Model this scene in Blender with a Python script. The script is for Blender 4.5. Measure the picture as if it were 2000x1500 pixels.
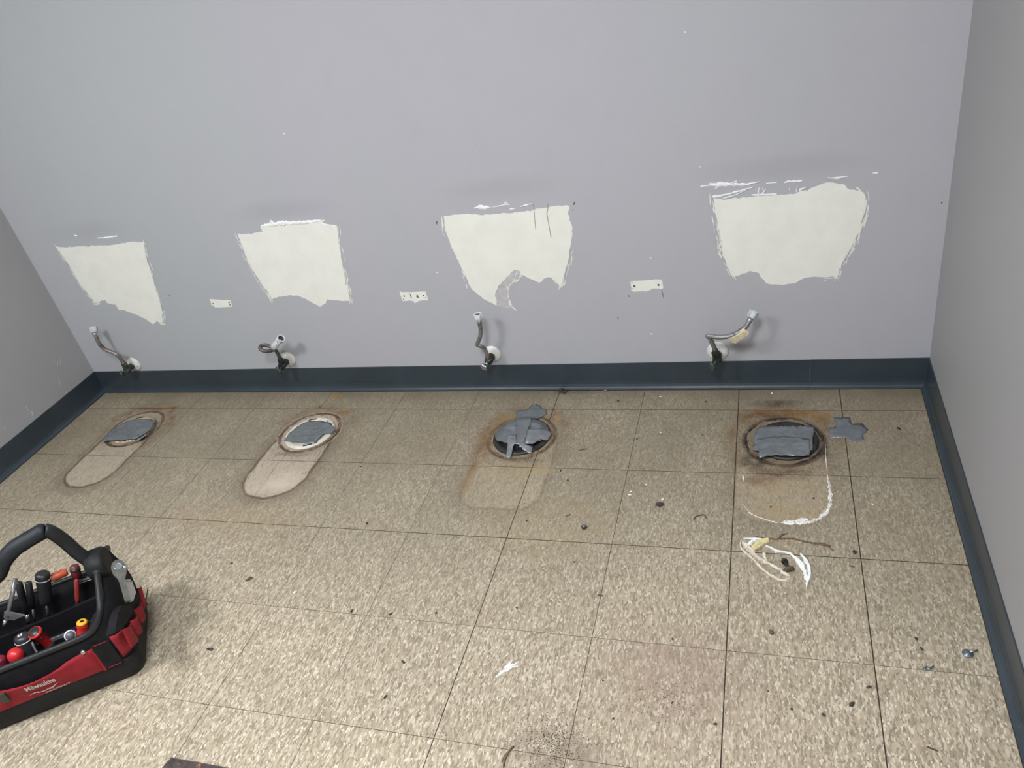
import bpy, bmesh, math, random
from mathutils import Vector, Matrix, noise
from mathutils.geometry import delaunay_2d_cdt
random.seed(7)
for o in list(bpy.data.objects): bpy.data.objects.remove(o)
SC = bpy.context.scene
COL = SC.collection

# ---------------------------------------------------------------- camera
FPX = 1514.1085                                  # focal length in pixels of a 2000 px wide frame
CAM = Vector((0.1018, -2.1974, 1.5254))
yaw, pit, rol = -0.3859, 0.5662, -0.2227
FW = Vector((math.sin(yaw)*math.cos(pit), math.cos(yaw)*math.cos(pit), -math.sin(pit)))
R0 = Vector((math.cos(yaw), -math.sin(yaw), 0)); U0 = R0.cross(FW)
RT = R0*math.cos(rol) + U0*math.sin(rol); UP = U0*math.cos(rol) - R0*math.sin(rol)
cd = bpy.data.cameras.new('camera'); cd.sensor_width = 36; cd.lens = FPX*36/2000; cd.clip_start = .02
cam = bpy.data.objects.new('camera', cd); COL.objects.link(cam)
cam.matrix_world = Matrix(((RT.x, UP.x, -FW.x, CAM.x), (RT.y, UP.y, -FW.y, CAM.y), (RT.z, UP.z, -FW.z, CAM.z), (0, 0, 0, 1)))
SC.camera = cam
# ---------------------------------------------------------------- world, light strength, exposure
w = bpy.data.worlds.new('world'); SC.world = w; w.use_nodes = True
w.node_tree.nodes['Background'].inputs[0].default_value = (.9, .95, 1, 1)
w.node_tree.nodes['Background'].inputs[1].default_value = .3
LAMP_POWER = (83.0, 69.0)
LAMP_COLOR = (.965, .985, 1.03)
LAMPS = [(-.36, -2.08), (-1.98, -2.05)]          # two square ceiling fittings, placed from the shadows of the hoses
vs = SC.view_settings
SC.display_settings.display_device = 'sRGB'
vs.view_transform = 'Standard'; vs.look = 'None'; vs.gamma = 1; vs.use_curve_mapping = False; vs.exposure = 0.0
SC.cycles.use_denoising = True

def ray(x, y): return FW + RT*((x-1000)/FPX) - UP*((y-750)/FPX)
def fl(x, y, z=0.0): d = ray(x, y); return CAM + d*((z-CAM.z)/d.z)      # a measured point on the floor plane
def wl(x, y, yy=0.0): d = ray(x, y); return CAM + d*((yy-CAM.y)/d.y)    # a measured point on a plane parallel to the back wall

# ---------------------------------------------------------------- mesh helpers
class MB:
    def __init__(s): s.v = []; s.f = []; s.sm = []; s.mi = []
    def add(s, vs_, fs, smooth=False, mi=0):
        n = len(s.v); s.v += [Vector(p) for p in vs_]
        for f in fs: s.f.append([i+n for i in f]); s.sm.append(smooth); s.mi.append(mi)
        return s
    def box(s, c, d, M=None, mi=0):
        c = Vector(c); h = Vector(d)/2
        P = [Vector((sx*h.x, sy*h.y, sz*h.z)) for sx in (-1, 1) for sy in (-1, 1) for sz in (-1, 1)]
        P = [(M @ p if M else p) + c for p in P]
        return s.add(P, [(0,1,3,2), (4,6,7,5), (0,4,5,1), (2,3,7,6), (0,2,6,4), (1,5,7,3)], False, mi)
    def tube(s, path, r, seg=10, cap=True, mi=0, squash=1.0):
        path = [Vector(p) for p in path]; n = len(path)
        rr = r if isinstance(r, (list, tuple)) else [r]*n
        T = [(path[min(i+1, n-1)]-path[max(i-1, 0)]).normalized() for i in range(n)]
        a = Vector((0, 0, 1)) if abs(T[0].z) < .9 else Vector((1, 0, 0))
        N = (a - T[0]*a.dot(T[0])).normalized(); V = []
        for i in range(n):
            N = (N - T[i]*N.dot(T[i])).normalized(); B = T[i].cross(N)
            for k in range(seg):
                t = 2*math.pi*k/seg; V.append(path[i] + (N*math.cos(t) + B*math.sin(t)*squash)*rr[i])
        F = [(i*seg+k, i*seg+(k+1) % seg, (i+1)*seg+(k+1) % seg, (i+1)*seg+k) for i in range(n-1) for k in range(seg)]
        s.add(V, F, True, mi)
        if cap: 
            s.add(V[:seg], [list(range(seg))[::-1]], False, mi); s.add(V[-seg:], [list(range(seg))], False, mi)
        return s
    def lathe(s, p0, p1, prof, seg=20, mi=0, sharp=False, facet=None, caps=(True, True)):
        """surface of revolution from p0 to p1; prof = [(distance along axis, radius)]"""
        p0 = Vector(p0); ax = (Vector(p1)-p0).normalized()
        a = Vector((0, 0, 1)) if abs(ax.z) < .9 else Vector((1, 0, 0))
        N = (a-ax*a.dot(ax)).normalized(); B = ax.cross(N); V = []
        for t, r in prof:
            for k in range(seg):
                q = 2*math.pi*k/seg; k2 = r*(facet(k) if facet else 1)
                V.append(p0 + ax*t + (N*math.cos(q)+B*math.sin(q))*k2)
        n = len(prof)
        F = [(i*seg+k, i*seg+(k+1) % seg, (i+1)*seg+(k+1) % seg, (i+1)*seg+k) for i in range(n-1) for k in range(seg)]
        s.add(V, F, not sharp, mi)
        if caps[0] and prof[0][1] > 1e-5: s.add(V[:seg], [list(range(seg))[::-1]], False, mi)
        if caps[1] and prof[-1][1] > 1e-5: s.add(V[-seg:], [list(range(seg))], False, mi)
        return s
    def loft(s, rings, close=True, cap0=False, cap1=False, smooth=True, mi=0):
        n = len(rings[0]); V = [p for r in rings for p in r]
        F = [(i*n+k, i*n+(k+1) % n, (i+1)*n+(k+1) % n, (i+1)*n+k) for i in range(len(rings)-1) for k in range(n if close else n-1)]
        s.add(V, F, smooth, mi)
        if cap0: s.add(rings[0], [list(range(n))[::-1]], False, mi)
        if cap1: s.add(rings[-1], [list(range(n))], False, mi)
        return s
    def ribbon(s, pts, wid, th=.0012, up=Vector((0, 0, 1)), jag=.25, rnd=None, mi=0):
        """an irregular flat strip with thickness lying along pts"""
        rnd = rnd or random.Random(len(s.v)+int(abs(pts[0][0])*1e4))
        P = resample([Vector(p) for p in pts], .006); n = len(P); ww = wid if isinstance(wid, (list, tuple)) else [wid]
        rings = []
        for i, p in enumerate(P):
            T = (P[min(i+1, n-1)]-P[max(i-1, 0)]).normalized(); B = up.cross(T).normalized()
            t = i/max(1, n-1)*(len(ww)-1); k = min(int(t), len(ww)-2) if len(ww) > 1 else 0
            wv = ww[k] + (ww[k+1]-ww[k])*(t-k) if len(ww) > 1 else ww[0]
            a = wv*(.5+jag*(rnd.random()-.5)); b = wv*(.5+jag*(rnd.random()-.5)); h = th*(1+.8*(rnd.random()-.5))
            rings.append([p-B*a, p-B*a*.5+up*h, p+B*b*.5+up*h, p+B*b])
        return s.loft(rings, True, True, True, False, mi)

def resample(P, d):
    out = [P[0]]
    for a, b in zip(P, P[1:]):
        n = max(1, int((b-a).length/d))
        for i in range(1, n+1): out.append(a.lerp(b, i/n))
    return out
def smooth_path(P, n=6):
    P = [Vector(p) for p in P]; out = []
    Q = [P[0]*2-P[1]] + P + [P[-1]*2-P[-2]]
    for i in range(1, len(Q)-2):
        for k in range(n):
            t = k/n; a, b, c, d = Q[i-1], Q[i], Q[i+1], Q[i+2]
            out.append(.5*((2*b)+(c-a)*t+(2*a-5*b+4*c-d)*t*t+(3*b-a-3*c+d)*t**3))
    return out + [P[-1]]

ROOT = {}
def link(name, me, parent=None):
    o = bpy.data.objects.new(name, me); COL.objects.link(o)
    if parent: o.parent = parent
    return o
def obj(name, mb, mats, parent=None, label=None):
    """one mesh object; vertices are given in world space and moved into the space of the thing that owns the part"""
    root = parent
    while root is not None and root.parent: root = root.parent
    M = ROOT.get(root.name).inverted() if root is not None and root.name in ROOT else Matrix()
    me = bpy.data.meshes.new(name); me.from_pydata([M @ p for p in mb.v], [], mb.f)
    me.polygons.foreach_set('use_smooth', mb.sm); me.polygons.foreach_set('material_index', mb.mi)
    for m in (mats if isinstance(mats, (list, tuple)) else [mats]): me.materials.append(m)
    bm = bmesh.new(); bm.from_mesh(me); bmesh.ops.remove_doubles(bm, verts=bm.verts, dist=1e-6)
    bmesh.ops.recalc_face_normals(bm, faces=bm.faces); bm.to_mesh(me); bm.free(); me.update()
    o = link(name, me, parent)
    if label: o['label'] = label
    return o
def thing(name, label, cat, loc=(0, 0, 0), rz=0.0, group=None):
    o = bpy.data.objects.new(name, None); COL.objects.link(o); o.empty_display_size = .05
    o.location = loc; o.rotation_euler = (0, 0, rz); o['label'] = label; o['category'] = cat
    if group: o['group'] = group
    ROOT[o.name] = Matrix.Translation(Vector(loc)) @ Matrix.Rotation(rz, 4, 'Z')
    return o
def single(name, mb, mats, label, cat, group=None):
    """a thing that is one mesh, with its origin at its own base"""
    c = sum(mb.v, Vector())/len(mb.v); c.z = min(p.z for p in mb.v)
    for p in mb.v: p -= c
    o = obj(name, mb, mats); o.location = c; o['label'] = label; o['category'] = cat
    if group: o['group'] = group
    return o
def struct(name, mb, mats):
    o = obj(name, mb, mats); o['kind'] = 'structure'; return o

def plate(mb, poly, to3d, nrm, th, grid=None, hf=None, jag=0.0, seed=1, step=None, mi=0):
    """flat piece with thickness from an outline in 2-D; to3d lifts (a, b, h) to space"""
    rnd = random.Random(seed); P = [Vector((p[0], p[1])) for p in poly]
    if step:
        Q = []
        for a, b in zip(P, P[1:]+P[:1]):
            n = max(1, int((b-a).length/step))
            for i in range(n): Q.append(a.lerp(b, i/n))
        P = Q
    if jag:
        n = len(P); P = [p + Vector((rnd.gauss(0, jag), rnd.gauss(0, jag))) for p in P]
    V = list(P); nb = len(P)
    if grid:
        x0 = min(p.x for p in P); x1 = max(p.x for p in P); y0 = min(p.y for p in P); y1 = max(p.y for p in P)
        y = y0
        while y < y1:
            x = x0
            while x < x1:
                q = Vector((x+rnd.uniform(-.3, .3)*grid, y+rnd.uniform(-.3, .3)*grid))
                if inside(q, P) and min((q-p).length for p in P) > grid*.5: V.append(q)
                x += grid
            y += grid
    r = delaunay_2d_cdt(V, [(i, (i+1) % nb) for i in range(nb)], [], 1, 1e-7)
    vo, fo = r[0], r[2]; hf = hf or (lambda a, b: th)
    top = [to3d(p.x, p.y, hf(p.x, p.y)) for p in vo]
    mb.add(top, [list(f) for f in fo], bool(grid), mi)
    m = {}
    for f in fo:
        for a, b in zip(f, list(f[1:])+[f[0]]): m[(a, b)] = 1
    edge = [(a, b) for (a, b) in m if (b, a) not in m]
    V2 = []; F2 = []
    for a, b in edge:
        n = len(V2); pa, pb = vo[a], vo[b]
        V2 += [to3d(pa.x, pa.y, hf(pa.x, pa.y)), to3d(pb.x, pb.y, hf(pb.x, pb.y)),
               to3d(pb.x, pb.y, max(-.0005, hf(pb.x, pb.y)-th)), to3d(pa.x, pa.y, max(-.0005, hf(pa.x, pa.y)-th))]
        F2.append((n, n+1, n+2, n+3))
    mb.add(V2, F2, False, mi)
    return mb
def inside(q, P):
    c = False; n = len(P); j = n-1
    for i in range(n):
        a, b = P[i], P[j]
        if (a.y > q.y) != (b.y > q.y) and q.x < (b.x-a.x)*(q.y-a.y)/(b.y-a.y)+a.x: c = not c
        j = i
    return c
def px(pts, ox, oy, s): return [(ox+a/s, oy+b/s) for a, b in pts]
on_floor = lambda a, b, h: Vector((a, b, h))
on_wall = lambda a, b, h: Vector((a, -h, b))
def floor2(pts): return [tuple(fl(*p)[:2]) for p in pts]
def wall2(pts): return [(wl(*p).x, wl(*p).z) for p in pts]

# ---------------------------------------------------------------- materials
class N:
    """a tiny expression builder for shader maths"""
    def __init__(s, nt, so): s.nt = nt; s.so = so
    def _m(s, op, *a, clamp=False):
        n = s.nt.nodes.new('ShaderNodeMath'); n.operation = op; n.use_clamp = clamp
        for i, v in enumerate((s,)+a):
            if isinstance(v, N): s.nt.links.new(v.so, n.inputs[i])
            else: n.inputs[i].default_value = v
        return N(s.nt, n.outputs[0])
    def __add__(s, o): return s._m('ADD', o)
    def __sub__(s, o): return s._m('SUBTRACT', o)
    def __mul__(s, o): return s._m('MULTIPLY', o)
    def abs(s): return s._m('ABSOLUTE')
    def max(s, o): return s._m('MAXIMUM', o)
    def sat(s): return s._m('ADD', 0.0, clamp=True)
    def ss(s, a, b, t0=0.0, t1=1.0):
        n = s.nt.nodes.new('ShaderNodeMapRange'); n.interpolation_type = 'SMOOTHSTEP'
        if a > b: a, b, t0, t1 = b, a, t1, t0
        for k, v in zip((1, 2, 3, 4), (a, b, t0, t1)): n.inputs[k].default_value = v
        s.nt.links.new(s.so, n.inputs[0]); return N(s.nt, n.outputs[0])
def vmath(nt, op, a, b=None, out=0):
    n = nt.nodes.new('ShaderNodeVectorMath'); n.operation = op
    for i, v in enumerate((a, b)):
        if v is None: continue
        if isinstance(v, (tuple, list)): n.inputs[i].default_value = v
        else: nt.links.new(v, n.inputs[i])
    return n.outputs[1 if op in ('LENGTH', 'DISTANCE') else out]
def tex_noise(nt, vec, scale, detail=3, rough=.5, color=False):
    n = nt.nodes.new('ShaderNodeTexNoise'); n.inputs['Scale'].default_value = scale
    n.inputs['Detail'].default_value = detail; n.inputs['Roughness'].default_value = rough
    nt.links.new(vec, n.inputs['Vector']); return n.outputs[1] if color else N(nt, n.outputs[0])
def mixc(nt, fac, a, b, mode='MIX'):
    n = nt.nodes.new('ShaderNodeMix'); n.data_type = 'RGBA'; n.blend_type = mode
    for i, v in ((0, fac), (6, a), (7, b)):
        if isinstance(v, N): nt.links.new(v.so, n.inputs[i])
        elif isinstance(v, (int, float)): n.inputs[i].default_value = v
        elif isinstance(v, (tuple, list)): n.inputs[i].default_value = (*v[:3], 1)
        else: nt.links.new(v, n.inputs[i])
    return n.outputs[2]
def new_mat(name):
    m = bpy.data.materials.new(name); m.use_nodes = True; return m, m.node_tree, m.node_tree.nodes['Principled BSDF']
def bump(nt, b, h, strength=.3, dist=.001):
    n = nt.nodes.new('ShaderNodeBump'); n.inputs['Strength'].default_value = strength; n.inputs['Distance'].default_value = dist
    nt.links.new(h.so, n.inputs['Height']); nt.links.new(n.outputs[0], b.inputs['Normal'])
def coords(nt, kind='Object'):
    return nt.nodes.new('ShaderNodeTexCoord').outputs[kind]
def geopos(nt): return nt.nodes.new('ShaderNodeNewGeometry').outputs['Position']
def mat(name, c, rough=.6, metal=0.0, var=.15, scale=60, bmp=0.0, bscale=200, c2=None, thr=None, spec=.5, coat=0):
    """general material: base colour with noise variation, optional second colour in spots, optional relief"""
    m, nt, b = new_mat(name); v = geopos(nt)
    n1 = tex_noise(nt, v, scale, 4, .6)
    col = mixc(nt, n1.ss(.3, .7), tuple(x*(1-var) for x in c), tuple(min(1, x*(1+var)) for x in c))
    if c2:
        n2 = tex_noise(nt, v, (thr or (0, 0, 90))[2], 5, .65); col = mixc(nt, n2.ss(thr[0], thr[1]), col, c2)
    nt.links.new(col, b.inputs['Base Color']); b.inputs['Roughness'].default_value = rough
    b.inputs['Metallic'].default_value = metal; b.inputs['Specular IOR Level'].default_value = spec
    b.inputs['Coat Weight'].default_value = coat
    if bmp: bump(nt, b, tex_noise(nt, v, bscale, 3), bmp, .001)
    return m

def wall_material(name, ca, cb, marks=False):
    m, nt, b = new_mat(name); v = geopos(nt)
    n1 = tex_noise(nt, vmath(nt, 'MULTIPLY', v, (1.2, 1.2, .35)), 1.0, 2, .4)
    col = mixc(nt, n1.ss(.38, .62), ca, cb)
    if marks:       # grime lines where the tops of the old fixtures met the wall, rust splash by the last valve
        for mx, mz, rx, rz, c, f in ((-2.32, .735, .24, .045, (.33, .33, .35), .36), (-1.49, .745, .26, .05, (.33, .33, .35), .36), (-.68, .750, .28, .05, (.33, .34, .355), .36), (.13, .735, .30, .05, (.33, .33, .35), .36), (.0, .165, .035, .028, (.30, .235, .19), .55), (.045, .135, .08, .02, (.36, .33, .31), .4), (-2.50, .16, .05, .04, (.37, .35, .35), .3)):
            mp = nt.nodes.new('ShaderNodeMapping'); mp.vector_type = 'TEXTURE'; mp.inputs['Location'].default_value = (mx, 0, mz); mp.inputs['Scale'].default_value = (rx, 1, rz); nt.links.new(v, mp.inputs[0])
            col = mixc(nt, N(nt, vmath(nt, 'LENGTH', mp.outputs[0])).ss(1.0, .15)*f, col, c)
    n2 = tex_noise(nt, v, 9, 4, .6); col = mixc(nt, n2.ss(.45, .75, 0, .10), col, tuple(x*.8 for x in ca))
    n3 = tex_noise(nt, v, 900, 2, .5); col = mixc(nt, n3.ss(.78, .82, 0, .25), col, (.62, .62, .6))
    nt.links.new(col, b.inputs['Base Color']); b.inputs['Roughness'].default_value = .55
    b.inputs['Specular IOR Level'].default_value = .3
    bump(nt, b, tex_noise(nt, v, 260, 3, .6) + tex_noise(nt, v, 14, 3)*1.5, .12, .002)
    return m
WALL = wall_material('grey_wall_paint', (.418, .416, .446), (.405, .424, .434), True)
WALL_SIDE = wall_material('grey_side_wall_shaded', (.345, .338, .345), (.335, .338, .335))  # dimmer light on the side walls put into a darker copy of the paint
CEIL = mat('white_ceiling', (.7, .7, .68), .8, var=.04)
CREAM = mat('old_cream_paint', (.765, .77, .70), .6, var=.03, scale=14, bmp=.1, bscale=180)
WHITE_CAULK = mat('white_caulk', (.82, .83, .82), .5, var=.06, bmp=.3, bscale=300)
WORN_CAULK = mat('worn_caulk', (.78, .77, .73), .6, 0, .1, 150, .4, 300, (.36, .31, .235), (.52, .58, 240))
PLUG = mat('filler_shadow_grey', (.09, .09, .075), .8, var=.3)
DRIP = mat('grey_paint_drip', (.36, .36, .35), .6, var=.1)
SMEAR = mat('thin_smeared_paint', (.47, .46, .46), .6, var=.14, scale=40, bmp=.15)
RUSTDRIP = mat('brown_drip', (.24, .19, .16), .7, var=.3)
VINYL = mat('blue_grey_vinyl', (.030, .043, .054), .30, var=.12, scale=6, bmp=.05, bscale=60, c2=(.06, .075, .085), thr=(.66, .75, 35))
SLAB = mat('dark_floor_adhesive', (.055, .042, .028), .9, var=.3)

TX, TY = -2.2, 1.0
def floor_material(name, toilet=None):
    m, nt, b = new_mat(name); pos = geopos(nt)
    oi = nt.nodes.new('ShaderNodeObjectInfo'); rnd = N(nt, oi.outputs['Random'])
    cmb = nt.nodes.new('ShaderNodeCombineXYZ'); nt.links.new((rnd*37.0).so, cmb.inputs[0]); nt.links.new((rnd*91.0).so, cmb.inputs[1])
    pv = vmath(nt, 'ADD', pos, cmb.outputs[0])
    wp = vmath(nt, 'SCALE', vmath(nt, 'SUBTRACT', tex_noise(nt, pv, 70, 2, color=True), (.5, .5, .5)), None)
    wp.node.inputs['Scale'].default_value = .010
    pw = vmath(nt, 'ADD', pv, wp)
    def chips(sx, sy, seed):
        vo = nt.nodes.new('ShaderNodeTexVoronoi'); vo.inputs['Scale'].default_value = 1.0
        vo.inputs['Randomness'].default_value = 1
        nt.links.new(vmath(nt, 'ADD', vmath(nt, 'MULTIPLY', pw, (sx, sy, 1)), (seed, 0, seed*.37)), vo.inputs['Vector'])
        sp = nt.nodes.new('ShaderNodeSeparateColor'); nt.links.new(vo.outputs['Color'], sp.inputs[0])
        return N(nt, sp.outputs[0]), N(nt, sp.outputs[1])
    a1, a2 = chips(255, 82, 3.1); b1, b2 = chips(400, 150, 7.7)
    base = mixc(nt, a1, (.325, .272, .192), (.465, .398, .294))
    base = mixc(nt, a2.ss(.80, .84, 0, .75), base, (.235, .194, .136))
    base = mixc(nt, a2.ss(.14, .10, 0, .75), base, (.56, .50, .385))
    base = mixc(nt, b1.ss(.90, .93, 0, .85), base, (.67, .61, .49))
    base = mixc(nt, b2.ss(.90, .93, 0, .8), base, (.185, .155, .116))
    base = mixc(nt, 1.0, base, mixc(nt, rnd, (.905, .905, .905), (.965, .96, .955)), 'MULTIPLY')
    # a worn grey dirt film; its tone darkens steadily towards the wall
    sx = nt.nodes.new('ShaderNodeSeparateXYZ'); nt.links.new(pos, sx.inputs[0]); X = N(nt, sx.outputs[0]); Y = N(nt, sx.outputs[1])
    g = tex_noise(nt, pos, 3.2, 5, .6); g2 = tex_noise(nt, pos, 22, 4, .65)
    film = (Y.ss(-1.30, -.30)*.80 + Y.ss(-.10, -.03)*.25) * g.ss(.28, .68, .62, 1.0)
    base = mixc(nt, (film*.95).sat(), base, mixc(nt, g2, (.135, .114, .076), (.215, .184, .126)))
    base = mixc(nt, g2.ss(.60, .76, 0, .25), base, (.20, .160, .105))
    def blob(cx, cy, rx, ry, ang=0.0, w_=.02, src=None):
        mp = nt.nodes.new('ShaderNodeMapping'); mp.vector_type = 'TEXTURE'
        mp.inputs['Location'].default_value = (cx, cy, 0); mp.inputs['Rotation'].default_value = (0, 0, ang); mp.inputs['Scale'].default_value = (rx, ry, 1)
        nt.links.new(src or wpos, mp.inputs[0])
        return N(nt, vmath(nt, 'LENGTH', vmath(nt, 'MULTIPLY', mp.outputs[0], (1, 1, 0))))
    wv = vmath(nt, 'SCALE', vmath(nt, 'SUBTRACT', tex_noise(nt, pos, 28, 4, color=True), (.5, .5, .5)), None); wv.node.inputs['Scale'].default_value = .014
    wpos = vmath(nt, 'ADD', pos, wv)
    # reddish-grey scuffs in the walked area
    for cx, cy, rx, ry, c, f in ((-.10, -1.12, .26, .20, (.27, .19, .15), .55), (-.33, -1.36, .16, .12, (.16, .12, .09), .70),
                                 (-1.55, -.73, .40, .10, (.30, .21, .12), .40), (-.50, -.68, .30, .20, (.28, .225, .125), .45), (-.10, -1.35, .5, .3, (.30, .23, .17), .25),
                                 (.12, -.095, .12, .03, (.05, .04, .03), .8), (-.58, -.02, .2, .03, (.06, .05, .04), .5)):
        base = mixc(nt, blob(cx, cy, rx, ry).ss(1.0, .2)*g2.ss(.35, .62, .2, 1.0)*f, base, c)
    if toilet:
        t = toilet; cx, cy = t['c']
        d = t['foot']
        loc = vmath(nt, 'SUBTRACT', vmath(nt, 'MULTIPLY', wpos, (1, 1, 0)), (d[0], d[1], 0))
        q = vmath(nt, 'MAXIMUM', vmath(nt, 'SUBTRACT', vmath(nt, 'ABSOLUTE', loc), (d[2]-d[4], d[3]-d[4], 1)), (0, 0, 0))
        sd = N(nt, vmath(nt, 'LENGTH', q)) - d[4]
        front = Y.ss(d[1]+.20, d[1]-.02)
        base = mixc(nt, sd.ss(.007, -.005)*(front*.55+.42)*t['clean'], base, mixc(nt, 1.0, mixc(nt, a1, t['cc'], tuple(x*1.16 for x in t['cc'])), mixc(nt, a2.ss(.80, .86), (1, 1, 1), (.78, .76, .72)), 'MULTIPLY'))
        base = mixc(nt, sd.ss(.070, .004)*sd.ss(-.01, .0)*t['halo']*g.ss(.2, .7, .5, 1), base, (.15, .120, .085))
        ln = sd.abs().ss(.0080, .0025)*g2.ss(.28, .50, .40, 1.0)
        base = mixc(nt, ln*t['line'], base, (.085, .050, .028))
        base = mixc(nt, (sd+.013).abs().ss(.003, .001)*g2.ss(.5, .6)*t['line']*.7, base, (.10, .062, .036))
        rr = blob(cx, cy, 1, 1)
        base = mixc(nt, rr.ss(.128, .118)*t['pad'], base, t['padc'])
        base = mixc(nt, (rr-.114).abs().ss(.0085, .002)*g2.ss(.32, .55, .30, 1.0)*t['ring'], base, (.055, .032, .018))
        base = mixc(nt, (rr-.150).abs().ss(.05, .0)*t['rust']*g2.ss(.40, .62, .1, 1.0)*Y.ss(cy-.05, cy+.07, t.get('low', .15), 1.0), base, (.150, .078, .022))
        for ex, ey, rx, ry, c, f in t.get('spots', ()):
            base = mixc(nt, blob(cx+ex, cy+ey, rx, ry).ss(1.0, .25)*g2.ss(.30, .58, .25, 1.0)*f, base, c)
        sp = tex_noise(nt, pos, 170, 4, .65)
        base = mixc(nt, rr.ss(.20, .11)*sp.ss(.57, .62)*t.get('speck', .6), base, (.045, .03, .02))
    nt.links.new(base, b.inputs['Base Color'])
    rg = g2.ss(.3, .7, .34, .52); nt.links.new(rg.so, b.inputs['Roughness']); b.inputs['Specular IOR Level'].default_value = .35
    bump(nt, b, tex_noise(nt, pos, 160, 3, .6), .10, .001)
    return m
BR, OR, DK, TAN = (.10, .055, .028), (.26, .125, .022), (.04, .027, .018), (.36, .26, .13)
TOILET = [
    dict(c=(-2.309, -.267), foot=(-2.303, -.430, .108, .186, .104), clean=.70, cc=(.385, .33, .255), halo=.55, line=.75, pad=.35, padc=(.38, .33, .25), ring=.95, rust=.75, speck=.3,
         spots=((.060, .137, .035, .018, OR, .9), (-.02, .135, .13, .014, (.16, .075, .03), .8), (.088, .142, .02, .014, BR, .7), (.10, -.03, .02, .07, BR, .5))),
    dict(c=(-1.498, -.275), foot=(-1.500, -.440, .118, .186, .112), clean=.85, cc=(.405, .345, .268), halo=.60, line=.8, pad=.85, padc=(.42, .34, .27), ring=.95, rust=.45, speck=.9,
         spots=((.08, .122, .035, .014, OR, .75), (-.06, .128, .02, .016, (.26, .17, .05), .6), (.003, .215, .017, .013, (.40, .20, .03), .95), (.05, -.10, .06, .03, (.12, .08, .06), .6), (.09, -.05, .03, .06, DK, .5), (.035, -.270, .085, .075, (.56, .485, .385), .75), (-.05, -.30, .06, .05, (.50, .43, .34), .5), (.0, -.125, .12, .02, (.13, .085, .06), .6))),
    dict(c=(-.683, -.285), foot=(-.680, -.450, .128, .178, .075), clean=.22, cc=(.42, .36, .245), halo=.22, line=.28, pad=.55, padc=(.26, .205, .13), ring=.85, rust=.55, low=.5, speck=.5,
         spots=((-.115, -.03, .05, .17, (.17, .095, .035), .75), (-.120, -.17, .022, .05, (.20, .09, .03), .8), (-.06, .11, .10, .045, (.25, .165, .07), .6), (.098, .105, .012, .032, (.34, .20, .06), .9), (-.12, -.23, .03, .09, (.24, .15, .07), .5), (.09, -.16, .10, .03, TAN, .5), (0, -.19, .12, .10, TAN, .25), (0.02, -.115, .10, .02, DK, .5))),
    dict(c=(.134, -.285), foot=(.128, -.455, .128, .180, .100), clean=.32, cc=(.37, .295, .19), halo=.22, line=.12, pad=.70, padc=(.195, .145, .092), ring=.8, rust=.70, low=.30, speck=1.0,
         spots=((-.05, .128, .11, .026, (.12, .06, .022), .95), (.09, .128, .09, .022, OR, .7), (-.02, .145, .16, .012, (.20, .10, .03), .9), (0, -.145, .135, .035, (.10, .06, .035), .8), (-.09, -.10, .06, .05, DK, .8), (.105, -.03, .030, .08, DK, .9),
                (0, -.205, .125, .055, (.33, .24, .13), .42), (-.07, -.18, .07, .03, (.14, .08, .045), .7), (0, -.30, .12, .06, TAN, .35), (-.135, -.08, .03, .10, (.20, .13, .065), .4))),
]
FLOOR_PLAIN = floor_material('vinyl_tile_worn')
FLOOR_T = [floor_material('vinyl_tile_stained', t) for t in TOILET]

# ---------------------------------------------------------------- room shell
XL, XR, YF, HT = -2.690, .5544, -3.60, 2.44
T = .3048; D0 = .1312
struct('wall_back', MB().box(((XL+XR)/2, .06, HT/2), (XR-XL+.24, .12, HT)), WALL); wall_back = bpy.data.objects['wall_back']
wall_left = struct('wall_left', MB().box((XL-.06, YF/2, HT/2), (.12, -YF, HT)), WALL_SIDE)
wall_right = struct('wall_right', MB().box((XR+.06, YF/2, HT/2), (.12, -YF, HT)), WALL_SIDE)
struct('wall_front', MB().box(((XL+XR)/2, YF-.06, HT/2), (XR-XL+.24, .12, HT)), WALL)
struct('ceiling', MB().box(((XL+XR)/2, YF/2, HT+.05), (XR-XL+.24, -YF+.24, .1)), CEIL)
floor = struct('floor', MB().box(((XL+XR)/2, YF/2, -.053), (XR-XL, -YF, .1)), SLAB)

# floor tiles: one shared box, one object each
um = bpy.data.meshes.new('tile'); mbt = MB().box((.5, .5, -.5), (1, 1, 1)); um.from_pydata(mbt.v, [], mbt.f); um.materials.append(FLOOR_PLAIN); um.materials.append(SLAB)
bmu = bmesh.new(); bmu.from_mesh(um); bmesh.ops.recalc_face_normals(bmu, faces=bmu.faces); bmu.to_mesh(um); bmu.free()
for p in um.polygons: p.material_index = 0 if p.normal.z > .5 else 1
xoff = {-6: .003, -5: -.006, -4: .008, -1: -.005, 2: 0}
xs = [XL+.0186] + [c*T + xoff.get(c, 0) for c in range(-8, 2)] + [XR-.0186]
ys = [-.0188] + [-(D0+r*T) for r in range(0, 12)]; ys[-1] = YF
gx = {0: .0026, 1: .0026, -2: .0020, -1: .0014}; gy = {1: .0017, 2: .0019, 0: .0015}
def gapx(x):
    for c in range(-8, 2):
        if abs(x-(c*T+xoff.get(c, 0))) < 1e-6: return gx.get(c, .0010)
    return 0
def gapy(y):
    for r in range(0, 12):
        if abs(y+(D0+r*T)) < 1e-6: return gy.get(r, .0010)
    return 0
rt = random.Random(3)
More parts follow.
